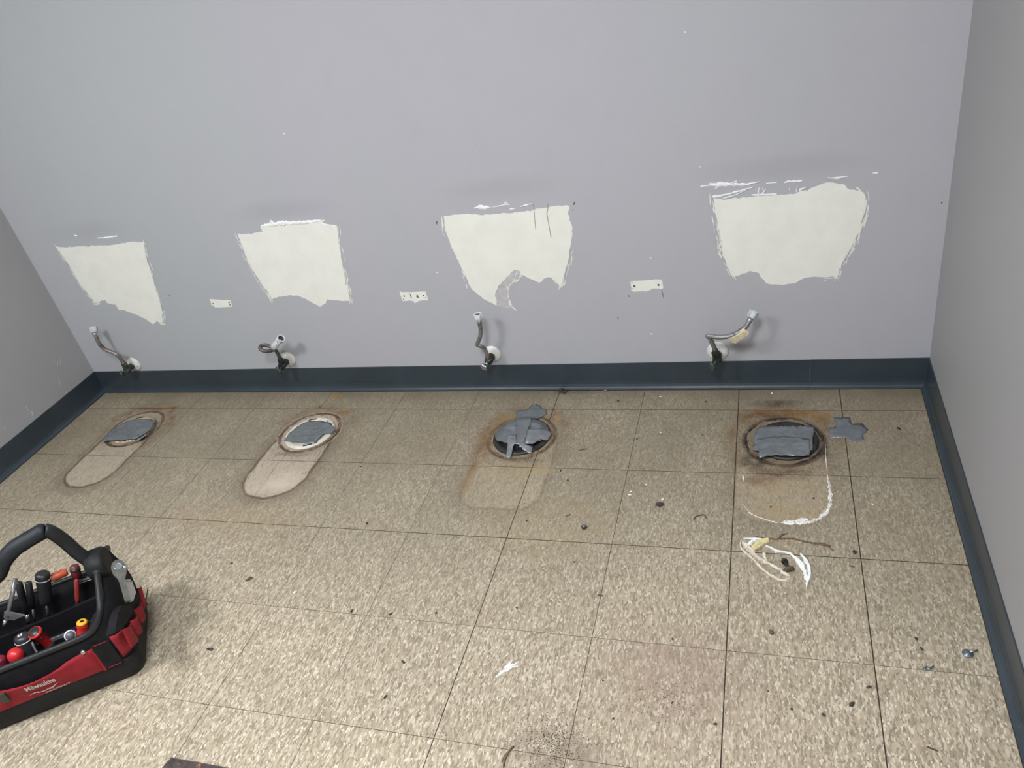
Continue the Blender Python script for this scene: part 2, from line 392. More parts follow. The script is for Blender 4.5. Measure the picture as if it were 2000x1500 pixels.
for i in range(len(xs)-1):
    for j in range(len(ys)-1):
        x0, x1 = xs[i]+gapx(xs[i])/2, xs[i+1]-gapx(xs[i+1])/2
        y1, y0 = ys[j]-gapy(ys[j])/2, ys[j+1]+gapy(ys[j+1])/2
        o = link('tile', um, floor)
        o.location = (x0, y0, rt.uniform(-.0002, .0002)); o.scale = (x1-x0, y1-y0, .0031)
        mt = FLOOR_PLAIN
        for k, t in enumerate(TOILET):
            if x1 > t['c'][0]-.27 and x0 < t['c'][0]+.27 and y1 > -.78: mt = FLOOR_T[k]
        o.material_slots[0].link = 'OBJECT'; o.material_slots[0].material = mt

# vinyl cove base
PROF = [(0, .1016), (.0030, .1016), (.0034, .1000), (.0036, .030), (.0050, .018), (.0085, .0095), (.0135, .0050), (.0165, .0036), (.0175, .0020), (.0172, 0), (0, 0)]
def cove(axis, a, b, wall):
    mb = MB(); rings = []
    n = 40
    for i in range(n+1):
        t = a+(b-a)*i/n
        rings.append([Vector((t, -d-.0003*math.sin(t*2.3), z+(.0006*math.sin(t*3.1) if z > .05 else 0))) if axis == 'x' else Vector((wall+(d if wall < -1 else -d), t, z)) for d, z in PROF])
    mb.loft(rings, True, True, True, True); return mb
bb = bpy.data.objects.new('baseboard_back', None); COL.objects.link(bb); bb['kind'] = 'structure'
sx = wl(1582, 730, -.01).x
c1_ = obj('cove_strip', cove('x', XL, sx-.0008, 0), VINYL, bb)
m2 = cove('x', sx+.0008, XR, 0)
for p in m2.v: p.y -= .0006; p.z *= 1.008
c2_ = obj('cove_strip', m2, VINYL, bb)
def shade_flat_tops(o):
    me = o.data; me.polygons.foreach_set('use_smooth', [False for p in me.polygons])
shade_flat_tops(c1_); shade_flat_tops(c2_)
for nm, wx in (('baseboard_left', XL), ('baseboard_right', XR)):
    o = struct(nm, cove('y', YF, 0, wx), VINYL); shade_flat_tops(o)
# ceiling fittings
def lit(p):
    m, nt, b = new_mat('lit_diffuser'); nt.links.new(mixc(nt, tex_noise(nt, geopos(nt), 80, 2), (.9, .9, .9), (1, 1, 1)), b.inputs['Base Color'])
    b.inputs['Emission Color'].default_value = (*LAMP_COLOR, 1); b.inputs['Emission Strength'].default_value = p; return m
METAL_W = mat('white_enamel', (.75, .75, .75), .4, var=.03)
for k, (x, y) in enumerate(LAMPS):
    lt = thing('ceiling_light', ('square ceiling light over the middle of the room', 'square ceiling light near the left wall')[k], 'ceiling light', (x, y, HT), 0, 'ceiling lights')
    mb = MB()
    for sx_, sy_, wx, wy in ((-.27, 0, .04, .58), (.27, 0, .04, .58), (0, -.27, .5, .04), (0, .27, .5, .04)): mb.box((x+sx_, y+sy_, HT-.02), (wx, wy, .04))
    obj('frame', mb, METAL_W, lt)
    obj('diffuser', MB().box((x, y, HT-.02), (.5, .5, .02)), lit(LAMP_POWER[k]), lt)

# ---------------------------------------------------------------- wall: bare patches, bracket marks, residue
def streaks(mb, line, n, seed, out=1, lmin=.012, lmax=.05, spread=.014):
    """dry-brush marks along an edge: slim spindles of the same paint"""
    rnd = random.Random(seed); P = [Vector((a, b)) for a, b in line]
    for _ in range(n):
        i = rnd.randrange(len(P)-1); a, b = P[i], P[i+1]; d = (b-a).normalized(); nrm = Vector((d.y, -d.x))*out
        c = a.lerp(b, rnd.random()) + nrm*(rnd.random()**1.6*spread-.002); L = rnd.uniform(lmin, lmax); wv = rnd.uniform(.0006, .0019)
        ang = rnd.gauss(0, .10); d = Vector((d.x*math.cos(ang)-d.y*math.sin(ang), d.x*math.sin(ang)+d.y*math.cos(ang))); q = Vector((d.y, -d.x))
        pts = [c-d*L/2, c-d*L*.2+q*wv, c+d*L*.25+q*wv*.8, c+d*L/2, c+d*L*.2-q*wv, c-d*L*.25-q*wv*.7]
        hz = .0007+.0007*rnd.random(); mb.add([on_wall(p.x, p.y, hz) for p in pts], [(0, 1, 2, 3, 4, 5)])
P1 = px([(70,310),(250,325),(400,310),(560,310),(580,295),(860,295),(980,275),(1130,245),(1200,240),(1330,245),(1360,220),(1365,290),(1370,400),(1400,520),(1450,640),(1490,780),(1520,900),(1560,1020),(1600,1150),(1630,1290),(1635,1420),(1590,1420),(1540,1400),(1490,1450),(1390,1380),(1250,1310),(1080,1245),(990,1235),(940,1160),(830,1145),(790,1100),(760,1095),(680,1130),(630,1120),(520,980),(420,860),(330,700),(220,520),(130,390)], 100, 440, 7.5)
P2 = px([(95,350),(240,350),(330,340),(480,320),(440,260),(470,220),(570,210),(600,150),(650,190),(860,180),(1130,170),(1290,140),(1390,150),(1340,190),(1420,210),(1560,240),(1580,420),(1610,620),(1640,780),(1665,930),(1690,1080),(1730,1200),(1740,1330),(1580,1330),(1420,1310),(1390,1370),(1310,1420),(1240,1380),(1110,1310),(990,1260),(880,1250),(760,1260),(610,1300),(550,1200),(430,1040),(350,900),(250,740),(190,560),(150,460)], 450, 410, 7.5)
P3 = px([(180,215),(440,180),(620,190),(760,195),(1000,170),(1300,140),(1500,100),(1640,80),(1810,80),(1820,110),(1800,160),(1820,260),(1855,380),(1845,520),(1815,660),(1800,780),(1760,900),(1720,1040),(1690,1130),(1620,1040),(1540,1000),(1480,1030),(1430,1085),(1330,1040),(1230,990),(1100,910),(1000,1000),(900,1120),(850,1230),(870,1380),(690,1290),(530,1150),(470,1000),(370,800),(270,590),(190,380)], 840, 390, 6.667)
P4 = px([(230,300),(330,315),(600,285),(880,265),(1060,260),(1110,230),(1200,220),(1350,145),(1480,140),(1560,155),(1610,200),(1770,240),(1785,330),(1765,480),(1720,620),(1670,760),(1590,880),(1530,1010),(1490,1110),(1380,1110),(1200,1105),(1120,1140),(1080,1165),(930,1190),(780,1180),(720,1120),(700,1070),(600,1050),(530,1080),(440,1105),(360,960),(320,850),(310,720),(270,560),(245,400)], 1350, 330, 5.263)
for k, (P, lab, e1, e2, s1, s2) in enumerate((
        (P1, 'cream patch of bare paint, leftmost, tapering to the lower right', P1[10:21], P1[32:39]+P1[:1], 44, 40),
        (P2, 'cream patch of bare paint with a white caulk ridge on its top edge', P2[15:23], P2[32:39]+P2[:1], 46, 44),
        (P3, 'cream patch of bare paint with two grey drips and a scalloped lower edge', P3[14:19], P3[31:36]+P3[:1], 30, 12),
        (P4, 'largest cream patch of bare paint, nearest the right wall', P4[11:19], P4[29:35]+P4[:1], 60, 40))):
    q = wall2(P); mb = plate(MB(), q, on_wall, None, .0006, jag=.0012, seed=k+1, step=.008)
    streaks(mb, wall2(e1), s1, 10+k, out=-1); streaks(mb, wall2(e2), s2, 20+k, out=-1)
    bt = wall2(e1[-2:]+[P[P.index(e1[-1])+1]]); streaks(mb, bt, 8, 30+k, out=-1, lmax=.03)
    obj('bare_paint_patch', mb, CREAM, wall_back, lab)
# smeared grey paint in the third patch
mb = plate(MB(), wall2(px([(1100,915),(1180,930),(1160,1010),(1080,1110),(1025,1180),(1030,1270),(1060,1360),(1110,1390),(1080,1425),(1000,1410),(940,1390),(880,1385),(860,1240),(905,1125),(1005,1005)], 840, 390, 6.667)), on_wall, None, .0008, jag=.0008, step=.006, seed=9)
obj('paint_smear', mb, SMEAR, wall_back, 'thin grey smear of paint curling under a cream patch')
mb = MB(); rnd = random.Random(5)
for line, n in (([(1150,930),(1080,1060),(1015,1140),(1020,1260),(1050,1370),(1100,1420)], 30), ([(1200,930),(1180,1000),(1110,1080)], 14)):
    streaks(mb, wall2(px(line, 840, 390, 6.667)), n, 77, lmax=.025, spread=.006)
mb.add([p for p in []], [])
obj('brush_streaks', mb, CREAM, wall_back)
def wribbon(mb, pts, wid, ox, oy, s, th=.002, jag=.5):
    mb.ribbon([wl(*p) for p in px(pts, ox, oy, s)], wid, th, Vector((0, -1, 0)), jag)
mb = MB(); wribbon(mb, [(450,235),(560,225),(620,215)], [.004, .012, .006], 450, 410, 7.5); wribbon(mb, [(600,215),(800,195),(1000,185),(1150,180)], [.012, .018, .012, .010], 450, 410, 7.5, .004); wribbon(mb, [(1130,185),(1240,170),(1330,148)], [.012, .010, .003], 450, 410, 7.5)
wribbon(mb, [(580,190),(605,165),(630,190)], [.006, .010, .006], 450, 410, 7.5, .004); wribbon(mb, [(1330,200),(1400,215),(1500,225),(1560,245)], .003, 450, 410, 7.5)
obj('caulk_ridge', mb, WHITE_CAULK, wall_back, 'white caulk ridge on top of a cream patch')
mb = MB(); wribbon(mb, [(570,110),(640,98),(710,100),(790,100)], [.002, .010, .013, .002], 840, 390, 6.667); wribbon(mb, [(800,98),(870,90),(950,70),(1040,66)], [.001, .003, .004, .002], 840, 390, 6.667); wribbon(mb, [(960,66),(985,35),(1010,62)], [.004, .006, .004], 840, 390, 6.667); wribbon(mb, [(1040,122),(1100,115)], .004, 840, 390, 6.667); wribbon(mb, [(1180,92),(1240,70),(1320,52)], [.002, .005, .003], 840, 390, 6.667)
obj('caulk_ridge', mb, WHITE_CAULK, wall_back, 'broken white caulk line above the patch with drips')
mb = MB()
for pts, wv in (([(95,180),(180,168),(290,160)], [.003, .005, .009]), ([(270,160),(400,158),(560,160),(700,132)], [.013, .009, .006, .002]), ([(245,200),(290,170),(300,125)], [.003, .004, .002]), ([(400,150),(470,122)], .003), ([(180,145),(300,145)], .002),
                ([(770,147),(880,138)], .003), ([(955,138),(1000,128),(1140,122)], [.004, .006, .004]), ([(1400,90),(1470,96),(1530,92)], [.002, .005, .004]), ([(1530,84),(1610,76)], .002), ([(1865,40),(1920,42)], .005),
                ([(220,285),(330,270),(500,225),(640,185)], [.009, .005, .004, .001]), ([(330,300),(450,270),(560,215)], [.004, .002, .002]), ([(690,265),(700,190)], [.006, .002]), ([(720,270),(770,205)], [.006, .002]), ([(620,270),(760,262),(880,258)], [.004, .005, .003]), ([(745,230),(735,195)], .003), ([(1010,215),(1015,185)], .002), ([(1080,235),(1095,170)], [.004, .001]), ([(1110,215),(1190,185)], [.008, .002]), ([(1700,190),(1740,225)], [.006, .004])):
    wribbon(mb, pts, wv, 1350, 330, 5.263)
obj('caulk_ridge', mb, WHITE_CAULK, wall_back, 'torn white caulk line above the largest cream patch')
mb = MB(); wribbon(mb, [(680,188),(800,182),(970,160)], [.003, .006, .005], 100, 440, 7.5); wribbon(mb, [(345,148),(380,155)], .006, 100, 440, 7.5)
obj('caulk_ridge', mb, WHITE_CAULK, wall_back, 'short white caulk scrap above the leftmost patch')
for pts, lab in (([(1340,60),(1352,140),(1362,250),(1376,385)], 'shorter grey paint drip'), ([(1530,50),(1535,110),(1520,180),(1540,290),(1560,400),(1575,490)], 'longer grey paint drip')):
    mb = MB(); mb.ribbon([wl(*p)+Vector((0, -.0006, 0)) for p in px(pts, 840, 390, 6.667)], [.0022, .0026, .0022, .003], .0012, Vector((0, -1, 0)), .15); obj('paint_drip', mb, DRIP, wall_back, lab)
mb = MB()
for x, y, L, wv in ((553,260,3,.004), (1336,62,3,.003), (1365,325,4,.003), (1270,652,4,.004), (72/1+780,384/2+340,3,.003), (1018/2+760,326/2+340,3,.003)):
    mb.ribbon([wl(x, y), wl(x+L, y+1)], wv, .0008, Vector((0, -1, 0)), .3)
obj('paint_speck', mb, WHITE_CAULK, wall_back)
mb = MB()
for pts in (((853,432),(853,438)), ((1120,400),(1123,394)), ((1119,411),(1120,409)), ((330,576),(333,578)), ((1838,395),(1840,397)), ((1228,577),(1229,580)), ((1207,620),(1207,622))):
    mb.ribbon([wl(*pts[0]), wl(*pts[1])], .0035, .0006, Vector((0, -1, 0)), .3)
obj('dark_scuff', mb, PLUG, wall_back)
mb = MB()
for pts in (((927,292),(936,300),(945,288)), ((1500,300),(1506,282)), ((1090,348),(1097,343),(1092,341)), ((1625,240),(1632,236)), ((1520,585),(1525,592))):
    mb.ribbon([wl(*p) for p in pts], .0018, .0006, Vector((0, -1, 0)), .3)
obj('scratch', mb, mat('scratched_paint', (.45, .45, .46), .6), wall_back)

for poly, org, s, holes, gouges, lab in (
        ([(230,620),(350,610),(600,630),(800,655),(1200,650),(1250,680),(1360,970),(1200,985),(900,1000),(500,1000),(330,910),(290,760)], (400, 560), 25, [(410,820,2.2),(420,940,1.6),(1190,770,2.4),(1235,875,2.2)], [], 'small cream bracket mark, leftmost of the three'),
        ([(270,480),(340,510),(750,510),(1100,490),(1530,475),(1590,640),(1650,900),(1200,930),(1010,1050),(880,930),(720,920),(520,945),(430,960),(360,850),(330,690),(265,640)], (770, 550), 25, [(485,705,2.6),(1440,665,2.2),(1550,790,2.0),(450,860,1.6)], [[(755,575),(800,610),(860,790),(815,790)], [(1105,600),(1135,610),(1180,740),(1230,810),(1190,810),(1140,775),(1080,750)]], 'small cream bracket mark with two dark gouges'),
        ([(390,370),(500,340),(850,320),(1270,280),(1480,275),(1530,380),(1550,580),(1510,635),(1400,605),(1200,610),(1080,660),(960,700),(820,695),(500,715),(420,680)], (1210, 530), 18.18, [(530,522,3.0),(1385,478,3.0),(440,395,1.6),(480,610,1.5)], [], 'cream bracket mark with a brown drip at its corner')):
    q = wall2(px(poly, org[0], org[1], s)); br = obj('bracket_mark', plate(MB(), q, on_wall, None, .0007, jag=.0004, step=.006, seed=3), CREAM, wall_back, lab)
    for hx, hy, r in holes:
        c = wl(org[0]+hx/s, org[1]+hy/s); mb = MB(); r *= .001
        mb.lathe(c+Vector((0, -.0005, 0)), c+Vector((0, -1, 0)), [(0, r*1.25), (.0009, r*1.2), (.0011, r*.8), (.0006, 0)], 10); obj('screw_hole', mb, PLUG, br)
    for g_ in gouges:
        obj('gouge', plate(MB(), wall2(px(g_, org[0], org[1], s)), on_wall, None, .0010), PLUG, br)
mb = MB(); wribbon(mb, [(1490,650),(1530,800),(1570,965)], [.0015, .0045, .003], 1210, 530, 18.18, .0008, .2); obj('rust_drip', mb, RUSTDRIP, wall_back, 'brown drip below a bracket mark')

# scuffs low on the left wall
mb = MB()
for (x, y) in ((108,700),(112,705),(117,700),(104,704),(50,792),(62,803),(128,765),(115,738),(10,833)):
    d = ray(x, y); p = CAM+d*((XL-CAM.x)/d.x); mb.ribbon([p, p+Vector((0, random.uniform(-.012, .012), -random.uniform(.006, .03)))], random.uniform(.0015, .004), .0006, Vector((1, 0, 0)), .4)
obj('scuff_mark', mb, mat('scuffed_paint', (.48, .48, .47), .7), wall_left)

# ---------------------------------------------------------------- water supplies
BRAIDC = (.30, .29, .27)
def braid_mat(name, c, c2):
    m, nt, b = new_mat(name); v = geopos(nt)
    wv = nt.nodes.new('ShaderNodeTexWave'); wv.inputs['Scale'].default_value = 120; wv.bands_direction = 'DIAGONAL'; wv.inputs['Distortion'].default_value = 2
    nt.links.new(v, wv.inputs['Vector']); n1 = tex_noise(nt, v, 70, 4, .65)
    col = mixc(nt, N(nt, wv.outputs[1]), tuple(x*.55 for x in c), c); col = mixc(nt, n1.ss(.48, .66), col, c2)
    nt.links.new(col, b.inputs['Base Color']); b.inputs['Metallic'].default_value = .75; b.inputs['Roughness'].default_value = .38
    bump(nt, b, N(nt, wv.outputs[1]), .5, .001); return m
BRAID_RUST = braid_mat('rusty_braid', (.36, .33, .31), (.12, .075, .05))
BRAID_STEEL = braid_mat('steel_braid', (.42, .42, .42), (.17, .15, .13))
GREEN = mat('corroded_brass', (.055, .075, .062), .55, .35, .4, 90, .6, 300, (.10, .19, .15), (.56, .68, 110))
GREEN_D = mat('dark_corroded_brass', (.030, .036, .030), .5, .4, .4, 90, .6, 300, (.08, .14, .11), (.60, .70, 110))
CHROME = mat('dull_chrome', (.50, .52, .54), .22, .9, .15, 60, .2, 200, (.20, .19, .17), (.60, .68, 120))
PLASTIC_W = mat('white_plastic_nut', (.60, .62, .63), .4, 0, .06, 60)
PLASTIC_G = mat('grey_white_nut', (.47, .50, .52), .4, 0, .10, 60)
ESC = mat('painted_escutcheon', (.66, .66, .60), .5, 0, .08, 30, .4, 90, (.30, .27, .22), (.60, .72, 45))
ESC_CLEAN = mat('white_escutcheon', (.70, .70, .66), .45, 0, .06, 30, .3, 90, (.42, .40, .36), (.66, .74, 60))
TAG = mat('cream_paper_tag', (.62, .56, .38), .7, 0, .2, 120)
TAG_W = mat('white_label_sleeve', (.66, .67, .72), .45, 0, .15, 90, c2=(.16, .15, .20), thr=(.55, .62, 160))
COPPER = mat('rusty_ferrule', (.17, .085, .055), .5, .5, .3, 120)
RUBBER = mat('rubber_and_bore_shade', (.02, .02, .02), .6)

def supply(idx, label, ex, ez, hose_px, hose_mat, esc_mat, body_mat, handle, nut_mat, nut_dir=None, hr=.0074, stub=.045, knob=(-.004, -.024, -.006), esc_r=.031):
    root = thing('supply_valve', label, 'water valve', (ex, 0, ez), 0, 'water supply stubs along the back wall')
    c = Vector((ex, 0, ez)); mb = MB()
    mb.lathe(c+Vector((0, .001, 0)), c+Vector((0, -1, 0)), [(0, esc_r), (.003, esc_r), (.006, esc_r*.93), (.010, esc_r*.7), (.012, esc_r*.45), (.0125, .009)], 28)
    obj('escutcheon', mb, esc_mat, root)
    mb = MB(); y1 = -stub
    mb.tube([c, c+Vector((0, y1, 0))], .0085, 12)
    v = c+Vector((0, y1-.008, 0))
    mb.lathe(c+Vector((0, y1+.020, 0)), c+Vector((0, -1, 0)), [(0, .0150), (.012, .0150), (.0125, .0125), (.016, .0125)], 6, sharp=True)
    mb.lathe(v+Vector((0, .012, 0)), v+Vector((0, -1, 0)), [(0, .011), (.004, .0145), (.020, .0145), (.024, .010)], 14)
    h0 = wl(*hose_px[0][:2], hose_px[0][2]); up = (h0-v).normalized()
    mb.lathe(v, h0, [(0, .0085), ((h0-v).length*.5, .0085)], 12)
    mb.lathe(v+up*(h0-v).length*.4, h0, [(0, .0120), ((h0-v).length*.75, .0120)], 6, sharp=True)
    obj('valve_body', mb, body_mat, root)
    # handle on a stem towards the room
    k = v+Vector(knob); mb = MB(); mb.tube([v+Vector((0, -.008, 0)), k+Vector((0, .003, 0))], .0045, 10)
    ax = (k-v).normalized()
    if handle == 'oval':
        mb2 = MB(); mb2.lathe(k, k+ax, [(0, .010), (.002, .0165), (.006, .0175), (.010, .015), (.0115, .006)], 22, facet=lambda q: 1.0)
        M = Matrix.Translation(k) @ Matrix.Diagonal((.70, 1, 1.25, 1)) @ Matrix.Translation(-k)
        mb2.v = [M @ p for p in mb2.v]; mb.v, mb.f, mb.sm, mb.mi = mb.v+mb2.v, mb.f+[[i+len(mb.v) for i in f] for f in mb2.f], mb.sm+mb2.sm, mb.mi+mb2.mi
    elif handle == 'lobed':
        mb.lathe(k, k+ax, [(0, .007), (.002, .013), (.011, .0145), (.013, .010)], 24, facet=lambda q: 1+.14*math.cos(q*2*math.pi/4.8))
    else:
        mb.lathe(k, k+ax, [(0, .008), (.002, .0125), (.010, .0130), (.012, .009)], 18, facet=lambda q: 1+.07*(-1)**q)
        mb.box(k+Vector((.001, -.004, -.012)), (.007, .010, .016))
    obj('handle', mb, {'oval': GREEN, 'lobed': CHROME}.get(handle, GREEN if idx == 1 else GREEN), root)
    path = smooth_path([wl(*p) if len(p) == 3 else p for p in hose_px], 8)
    mb = MB(); mb.tube(path, hr, 12); obj('hose', mb, hose_mat, root)
    mb = MB(); p0 = path[0]; mb.tube([p0-up*.004, p0+(path[3]-path[0]).normalized()*.016], hr*1.16, 12); obj('ferrule', mb, COPPER if idx in (1, 3) else body_mat, root)
    e = path[-1]; d = (path[-1]-path[-4]).normalized() if nut_dir is None else Vector(nut_dir).normalized()
    mb = MB(); mb.tube([e-d*.014, e+d*.002], hr*1.18, 12); obj('crimp', mb, CHROME, root)
    # coupling nut: winged, hollow, opening away from the hose
    mb = MB(); f = lambda q: 1+(.15 if q % 8 in (0, 1) else 0)
    mb.lathe(e, e+d, [(0, .0085), (.0015, .0112), (.006, .0124), (.0195, .0138), (.0197, .0118)], 48, facet=f, caps=(True, False))
    mb.lathe(e+d*.0195, e+d, [(0, .0138), (.0008, .0146), (.0036, .0146), (.0042, .0138), (.0040, .0116), (-.0120, .0104)], 48, caps=(False, False))
    nu = obj('coupling_nut', mb, nut_mat, root)
    mb = MB(); mb.lathe(e+d*.0065, e+d, [(.0125, .0112), (.0030, .0106), (.0015, .0100), (.0016, .0045), (-.002, .0040), (-.0021, 0)], 24, caps=(False, False)); obj('washer_and_bore_shade', mb, RUBBER, nu)  # washer, plus a dark liner painting the shade inside the hollow nut
    return root, path
E1, E2, E3, E4 = wl(262, 711), wl(563, 701), wl(962, 691), wl(1402, 685)
supply(1, 'supply valve nearest the left wall, rusty S-bent hose with white nut', E1.x, E1.z,
       [(243, 712, -.052), (238, 704, -.054), (229, 693, -.058), (214, 686, -.062), (203, 681, -.064), (193, 670, -.068), (189, 660, -.066), (184.5, 650, -.061)],
       BRAID_RUST, ESC, GREEN, 'lever', PLASTIC_G, nut_dir=(-.25, .50, .75), stub=.036, esc_r=.032, knob=(-.012, -.016, -.004))
# second: a stiff loop, then a labelled sleeve that points at the room
r2, p2 = supply(2, 'supply valve whose hose coils in a loop under a labelled sleeve', E2.x, E2.z,
       [(548, 704, -.055), (544, 694, -.060), (537, 683, -.066), (528, 685.5, -.080), (517, 686, -.092), (508, 681, -.090), (511, 675, -.076), (521, 674, -.068), (530, 678, -.068), (537, 675, -.073), (545, 666, -.080)],
       braid_mat('dark_braid', (.17, .16, .155), (.07, .065, .06)), ESC, GREEN_D, 'oval', PLASTIC_W, stub=.040, nut_dir=None, esc_r=.033, knob=(-.004, -.020, -.006), hr=.0068)
a, b_ = wl(534, 679, -.070), wl(546, 663.5, -.081)
mb = MB(); mb.tube([a, a.lerp(b_, .3), a.lerp(b_, .7), b_], [.0118, .0132, .0125, .0112], 14); obj('label_sleeve', mb, TAG_W, r2, 'crumpled white printed sleeve')
supply(3, 'supply valve with an upright kinked steel hose and chrome knob', E3.x, E3.z,
       [(954, 701, -.055), (951, 692, -.057), (946, 681, -.060), (939, 676, -.064), (932, 673, -.066), (933, 669, -.067), (937, 660, -.069), (939, 648, -.071), (937.5, 636, -.072), (935.5, 625, -.073)],
       BRAID_STEEL, ESC_CLEAN, GREEN_D, 'lobed', PLASTIC_W, nut_dir=(-.03, .12, 1), stub=.036, esc_r=.033, knob=(-.010, -.022, -.006))
r4, p4 = supply(4, 'supply valve nearest the right wall, hose bent sideways with a paper tag', E4.x, E4.z,
       [(1397, 690, -.062), (1396, 682, -.064), (1392, 672, -.068), (1386, 660, -.072), (1382, 656, -.074), (1390, 657, -.075), (1402, 658.5, -.076), (1422, 657, -.078), (1440, 650, -.080), (1455, 640, -.079), (1462, 630, -.072), (1466, 622, -.064)],
       BRAID_STEEL, ESC_CLEAN, GREEN_D, 'oval', PLASTIC_G, nut_dir=(.42, .55, .52), stub=.044, esc_r=.034, knob=(-.012, -.022, -.010))
mb = MB()
tg = [wl(*p) for p in ((1425, 661, -.079), (1441, 653, -.081), (1456, 642, -.083))]
mb.tube(smooth_path(tg, 4), .0076, 10)
q = [wl(*p) for p in ((1425, 663, -.088), (1459, 645, -.092), (1463, 650, -.090), (1460, 655, -.088), (1445, 664, -.086), (1437, 671, -.084), (1430, 669, -.085))]
n_ = Vector((0, .0012, 0)); mb.add(q+[p+n_ for p in q], [tuple(range(7)), tuple(range(13, 6, -1))]+[(i, (i+1) % 7, 7+(i+1) % 7, 7+i) for i in range(7)])
obj('paper_tag', mb, TAG, r4, 'torn cream paper tag wrapped round the hose')

# ---------------------------------------------------------------- taped drains
def tape_mat(name, c):
    m, nt, b = new_mat(name); v = geopos(nt); n1 = tex_noise(nt, v, 25, 3, .6); n2 = tex_noise(nt, v, 60, 4, .55)
    nt.links.new(mixc(nt, n1.ss(.35, .65), tuple(x*.88 for x in c), tuple(x*1.1 for x in c)), b.inputs['Base Color'])
    b.inputs['Roughness'].default_value = .30; b.inputs['Metallic'].default_value = .3
    bump(nt, b, n2, .5, .004); return m
TAPE = tape_mat('duct_tape', (.175, .192, .203)); TAPE2 = tape_mat('duct_tape_light', (.225, .240, .250))
PVC = mat('off_white_flange', (.62, .60, .50), .45, 0, .12, 40, .2, 120, (.16, .11, .07), (.58, .68, 55))
PVC_BR = mat('stained_flange', (.34, .26, .17), .5, 0, .3, 60, .4, 120, (.60, .54, .42), (.55, .62, 70))
IRON = mat('black_iron_flange', (.035, .034, .034), .45, .4, .4, 60, .5, 120, (.10, .085, .065), (.58, .68, 80))
HOLE = mat('dark_drain_opening', (.012, .011, .010), .8)
WAX = mat('brown_wax', (.16, .105, .06), .6, 0, .4, 60, .6, 120)
def wrinkle(a, b, k=1.0): return k*(.0026*abs(noise.noise((a*22+b*30, b*40-a*18, 1.7))) + .0012*noise.noise((a*90, b*80, 4.1)))
def cover_height(c, R, top, k=1.0, lo=.0016, fall=.022):
    def h(a, b):
        r = math.hypot(a-c[0], b-c[1]); t = min(1, max(0, (R+.016-r)/fall)); t = t*t*(3-2*t)
        return lo + (top-lo)*t + max(0, wrinkle(a, b, k)+.0008)*(.3+.7*t)
    return h
FLC = [(-2.303, -.279, .90), (-1.4906, -.2850, .95), (-.6825, -.2848, .99), (.142, -.2870, .92)]
def drain(k, label, mat_fl, pieces, top, ringmat, R=.25, fall=.022):
    cx, cy, fs = FLC[k]; rx, ry = TOILET[k]['c']; root = thing('taped_drain', label, 'floor drain', (cx, cy, 0), 0, 'taped toilet drains')
    c = Vector((cx, cy, 0)); z = Vector((0, 0, 1))
    mb = MB(); mb.lathe(c, c+z, [(h_, r_*fs) for h_, r_ in [(0, .097), (.004, .098), (.0075, .096), (.009, .090), (.009, .078), (.006, .074), (.006, .062), (.010, .058), (.011, .052), (.004, .050), (.002, .050)]], 44)
    fr = obj('flange_ring', mb, mat_fl, root)
    for a0 in (.5, 1.9, 3.6, 5.1):
        mb = MB(); P = []
        for i in range(9):
            a = a0+.05*(i-4); P.append((a, .0845))
        inn = [c+Vector((math.cos(a)*.0815*fs, math.sin(a)*.0815*fs, .0095)) for a, r in P]; out = [c+Vector((math.cos(a)*.0880*fs, math.sin(a)*.0880*fs, .0095)) for a, r in P]
        mb.add(inn+out, [(i, i+1, 9+i+1, 9+i) for i in range(8)]); lowi = [p-z*.0006 for p in inn+out]
        mb.add(inn+out+lowi, [(i, 18+i, 18+i+1, i+1) for i in range(8)]+[(9+i, 9+i+1, 27+i+1, 27+i) for i in range(8)]); obj('bolt_slot', mb, HOLE, fr)
    mb = MB(); mb.lathe(c, c+z, [(.0005, .049*fs), (.0022, .049*fs), (.0023, 0)], 30); obj('drain_opening', mb, HOLE, root)
    mb = MB(); rnd = random.Random(k); pts = []
    for i in range(40):
        a = 2*math.pi*i/40; r = .108+.003*noise.noise((i*.7, k, 0)); pts.append(Vector((rx+math.cos(a)*r, ry+math.sin(a)*r, .0)))
    for a0, n_a in ((0, 7), (9, 5), (15, 9), (25, 4), (31, 8)):
        seg = [pts[(a0+i) % 40] for i in range(n_a)]; mb = MB(); mb.ribbon(seg, [.002, .007+.004*rnd.random(), .005, .009, .002], .0016, jag=.9, rnd=rnd)
        obj('wax_residue', mb, ringmat, root)
    for i, (nm, poly, org, s, lift, mt, kk) in enumerate(pieces):
        zt = top+lift; hh = cover_height((cx, cy), R, zt, kk, lo=.0016+.0012*i, fall=fall); P = []
        for p in px(poly, org[0], org[1], s):
            z_ = zt
            for _ in range(8): q = fl(*p, z_); z_ = .5*z_+.5*hh(q.x, q.y)
            P.append((q.x, q.y))
        obj(nm, plate(MB(), P, on_floor, None, .0009, grid=.007, hf=hh, jag=.0006, step=.007, seed=k*10+i), mt, root)
    return root
drain(0, 'taped drain nearest the left wall, grey tape over a stained flange', PVC_BR, [
    ('tape_cover', [(215,920),(290,810),(380,700),(450,640),(600,530),(760,455),(920,390),(1190,350),(1450,365),(1560,390),(1500,450),(1450,560),(1290,700),(1050,830),(900,850),(560,870),(370,875)], (180, 790), 12.5, 0, TAPE, 1.3),
    ('tape_edge', [(1040,840),(1270,705),(1330,740),(1240,800),(1090,885)], (180, 790), 12.5, -.004, CHROME, 2.0)], .016, WAX)
drain(1, 'taped drain second from left, white flange showing round the tape', PVC, [
    ('tape_cover', [(310,870),(380,780),(450,690),(600,560),(800,440),(920,400),(1200,390),(1420,440),(1470,500),(1585,590),(1440,710),(1270,710),(1160,830),(1080,930),(900,935),(640,910),(430,890)], (530, 790), 12.5, 0, TAPE, 1.4)], .013, WAX)
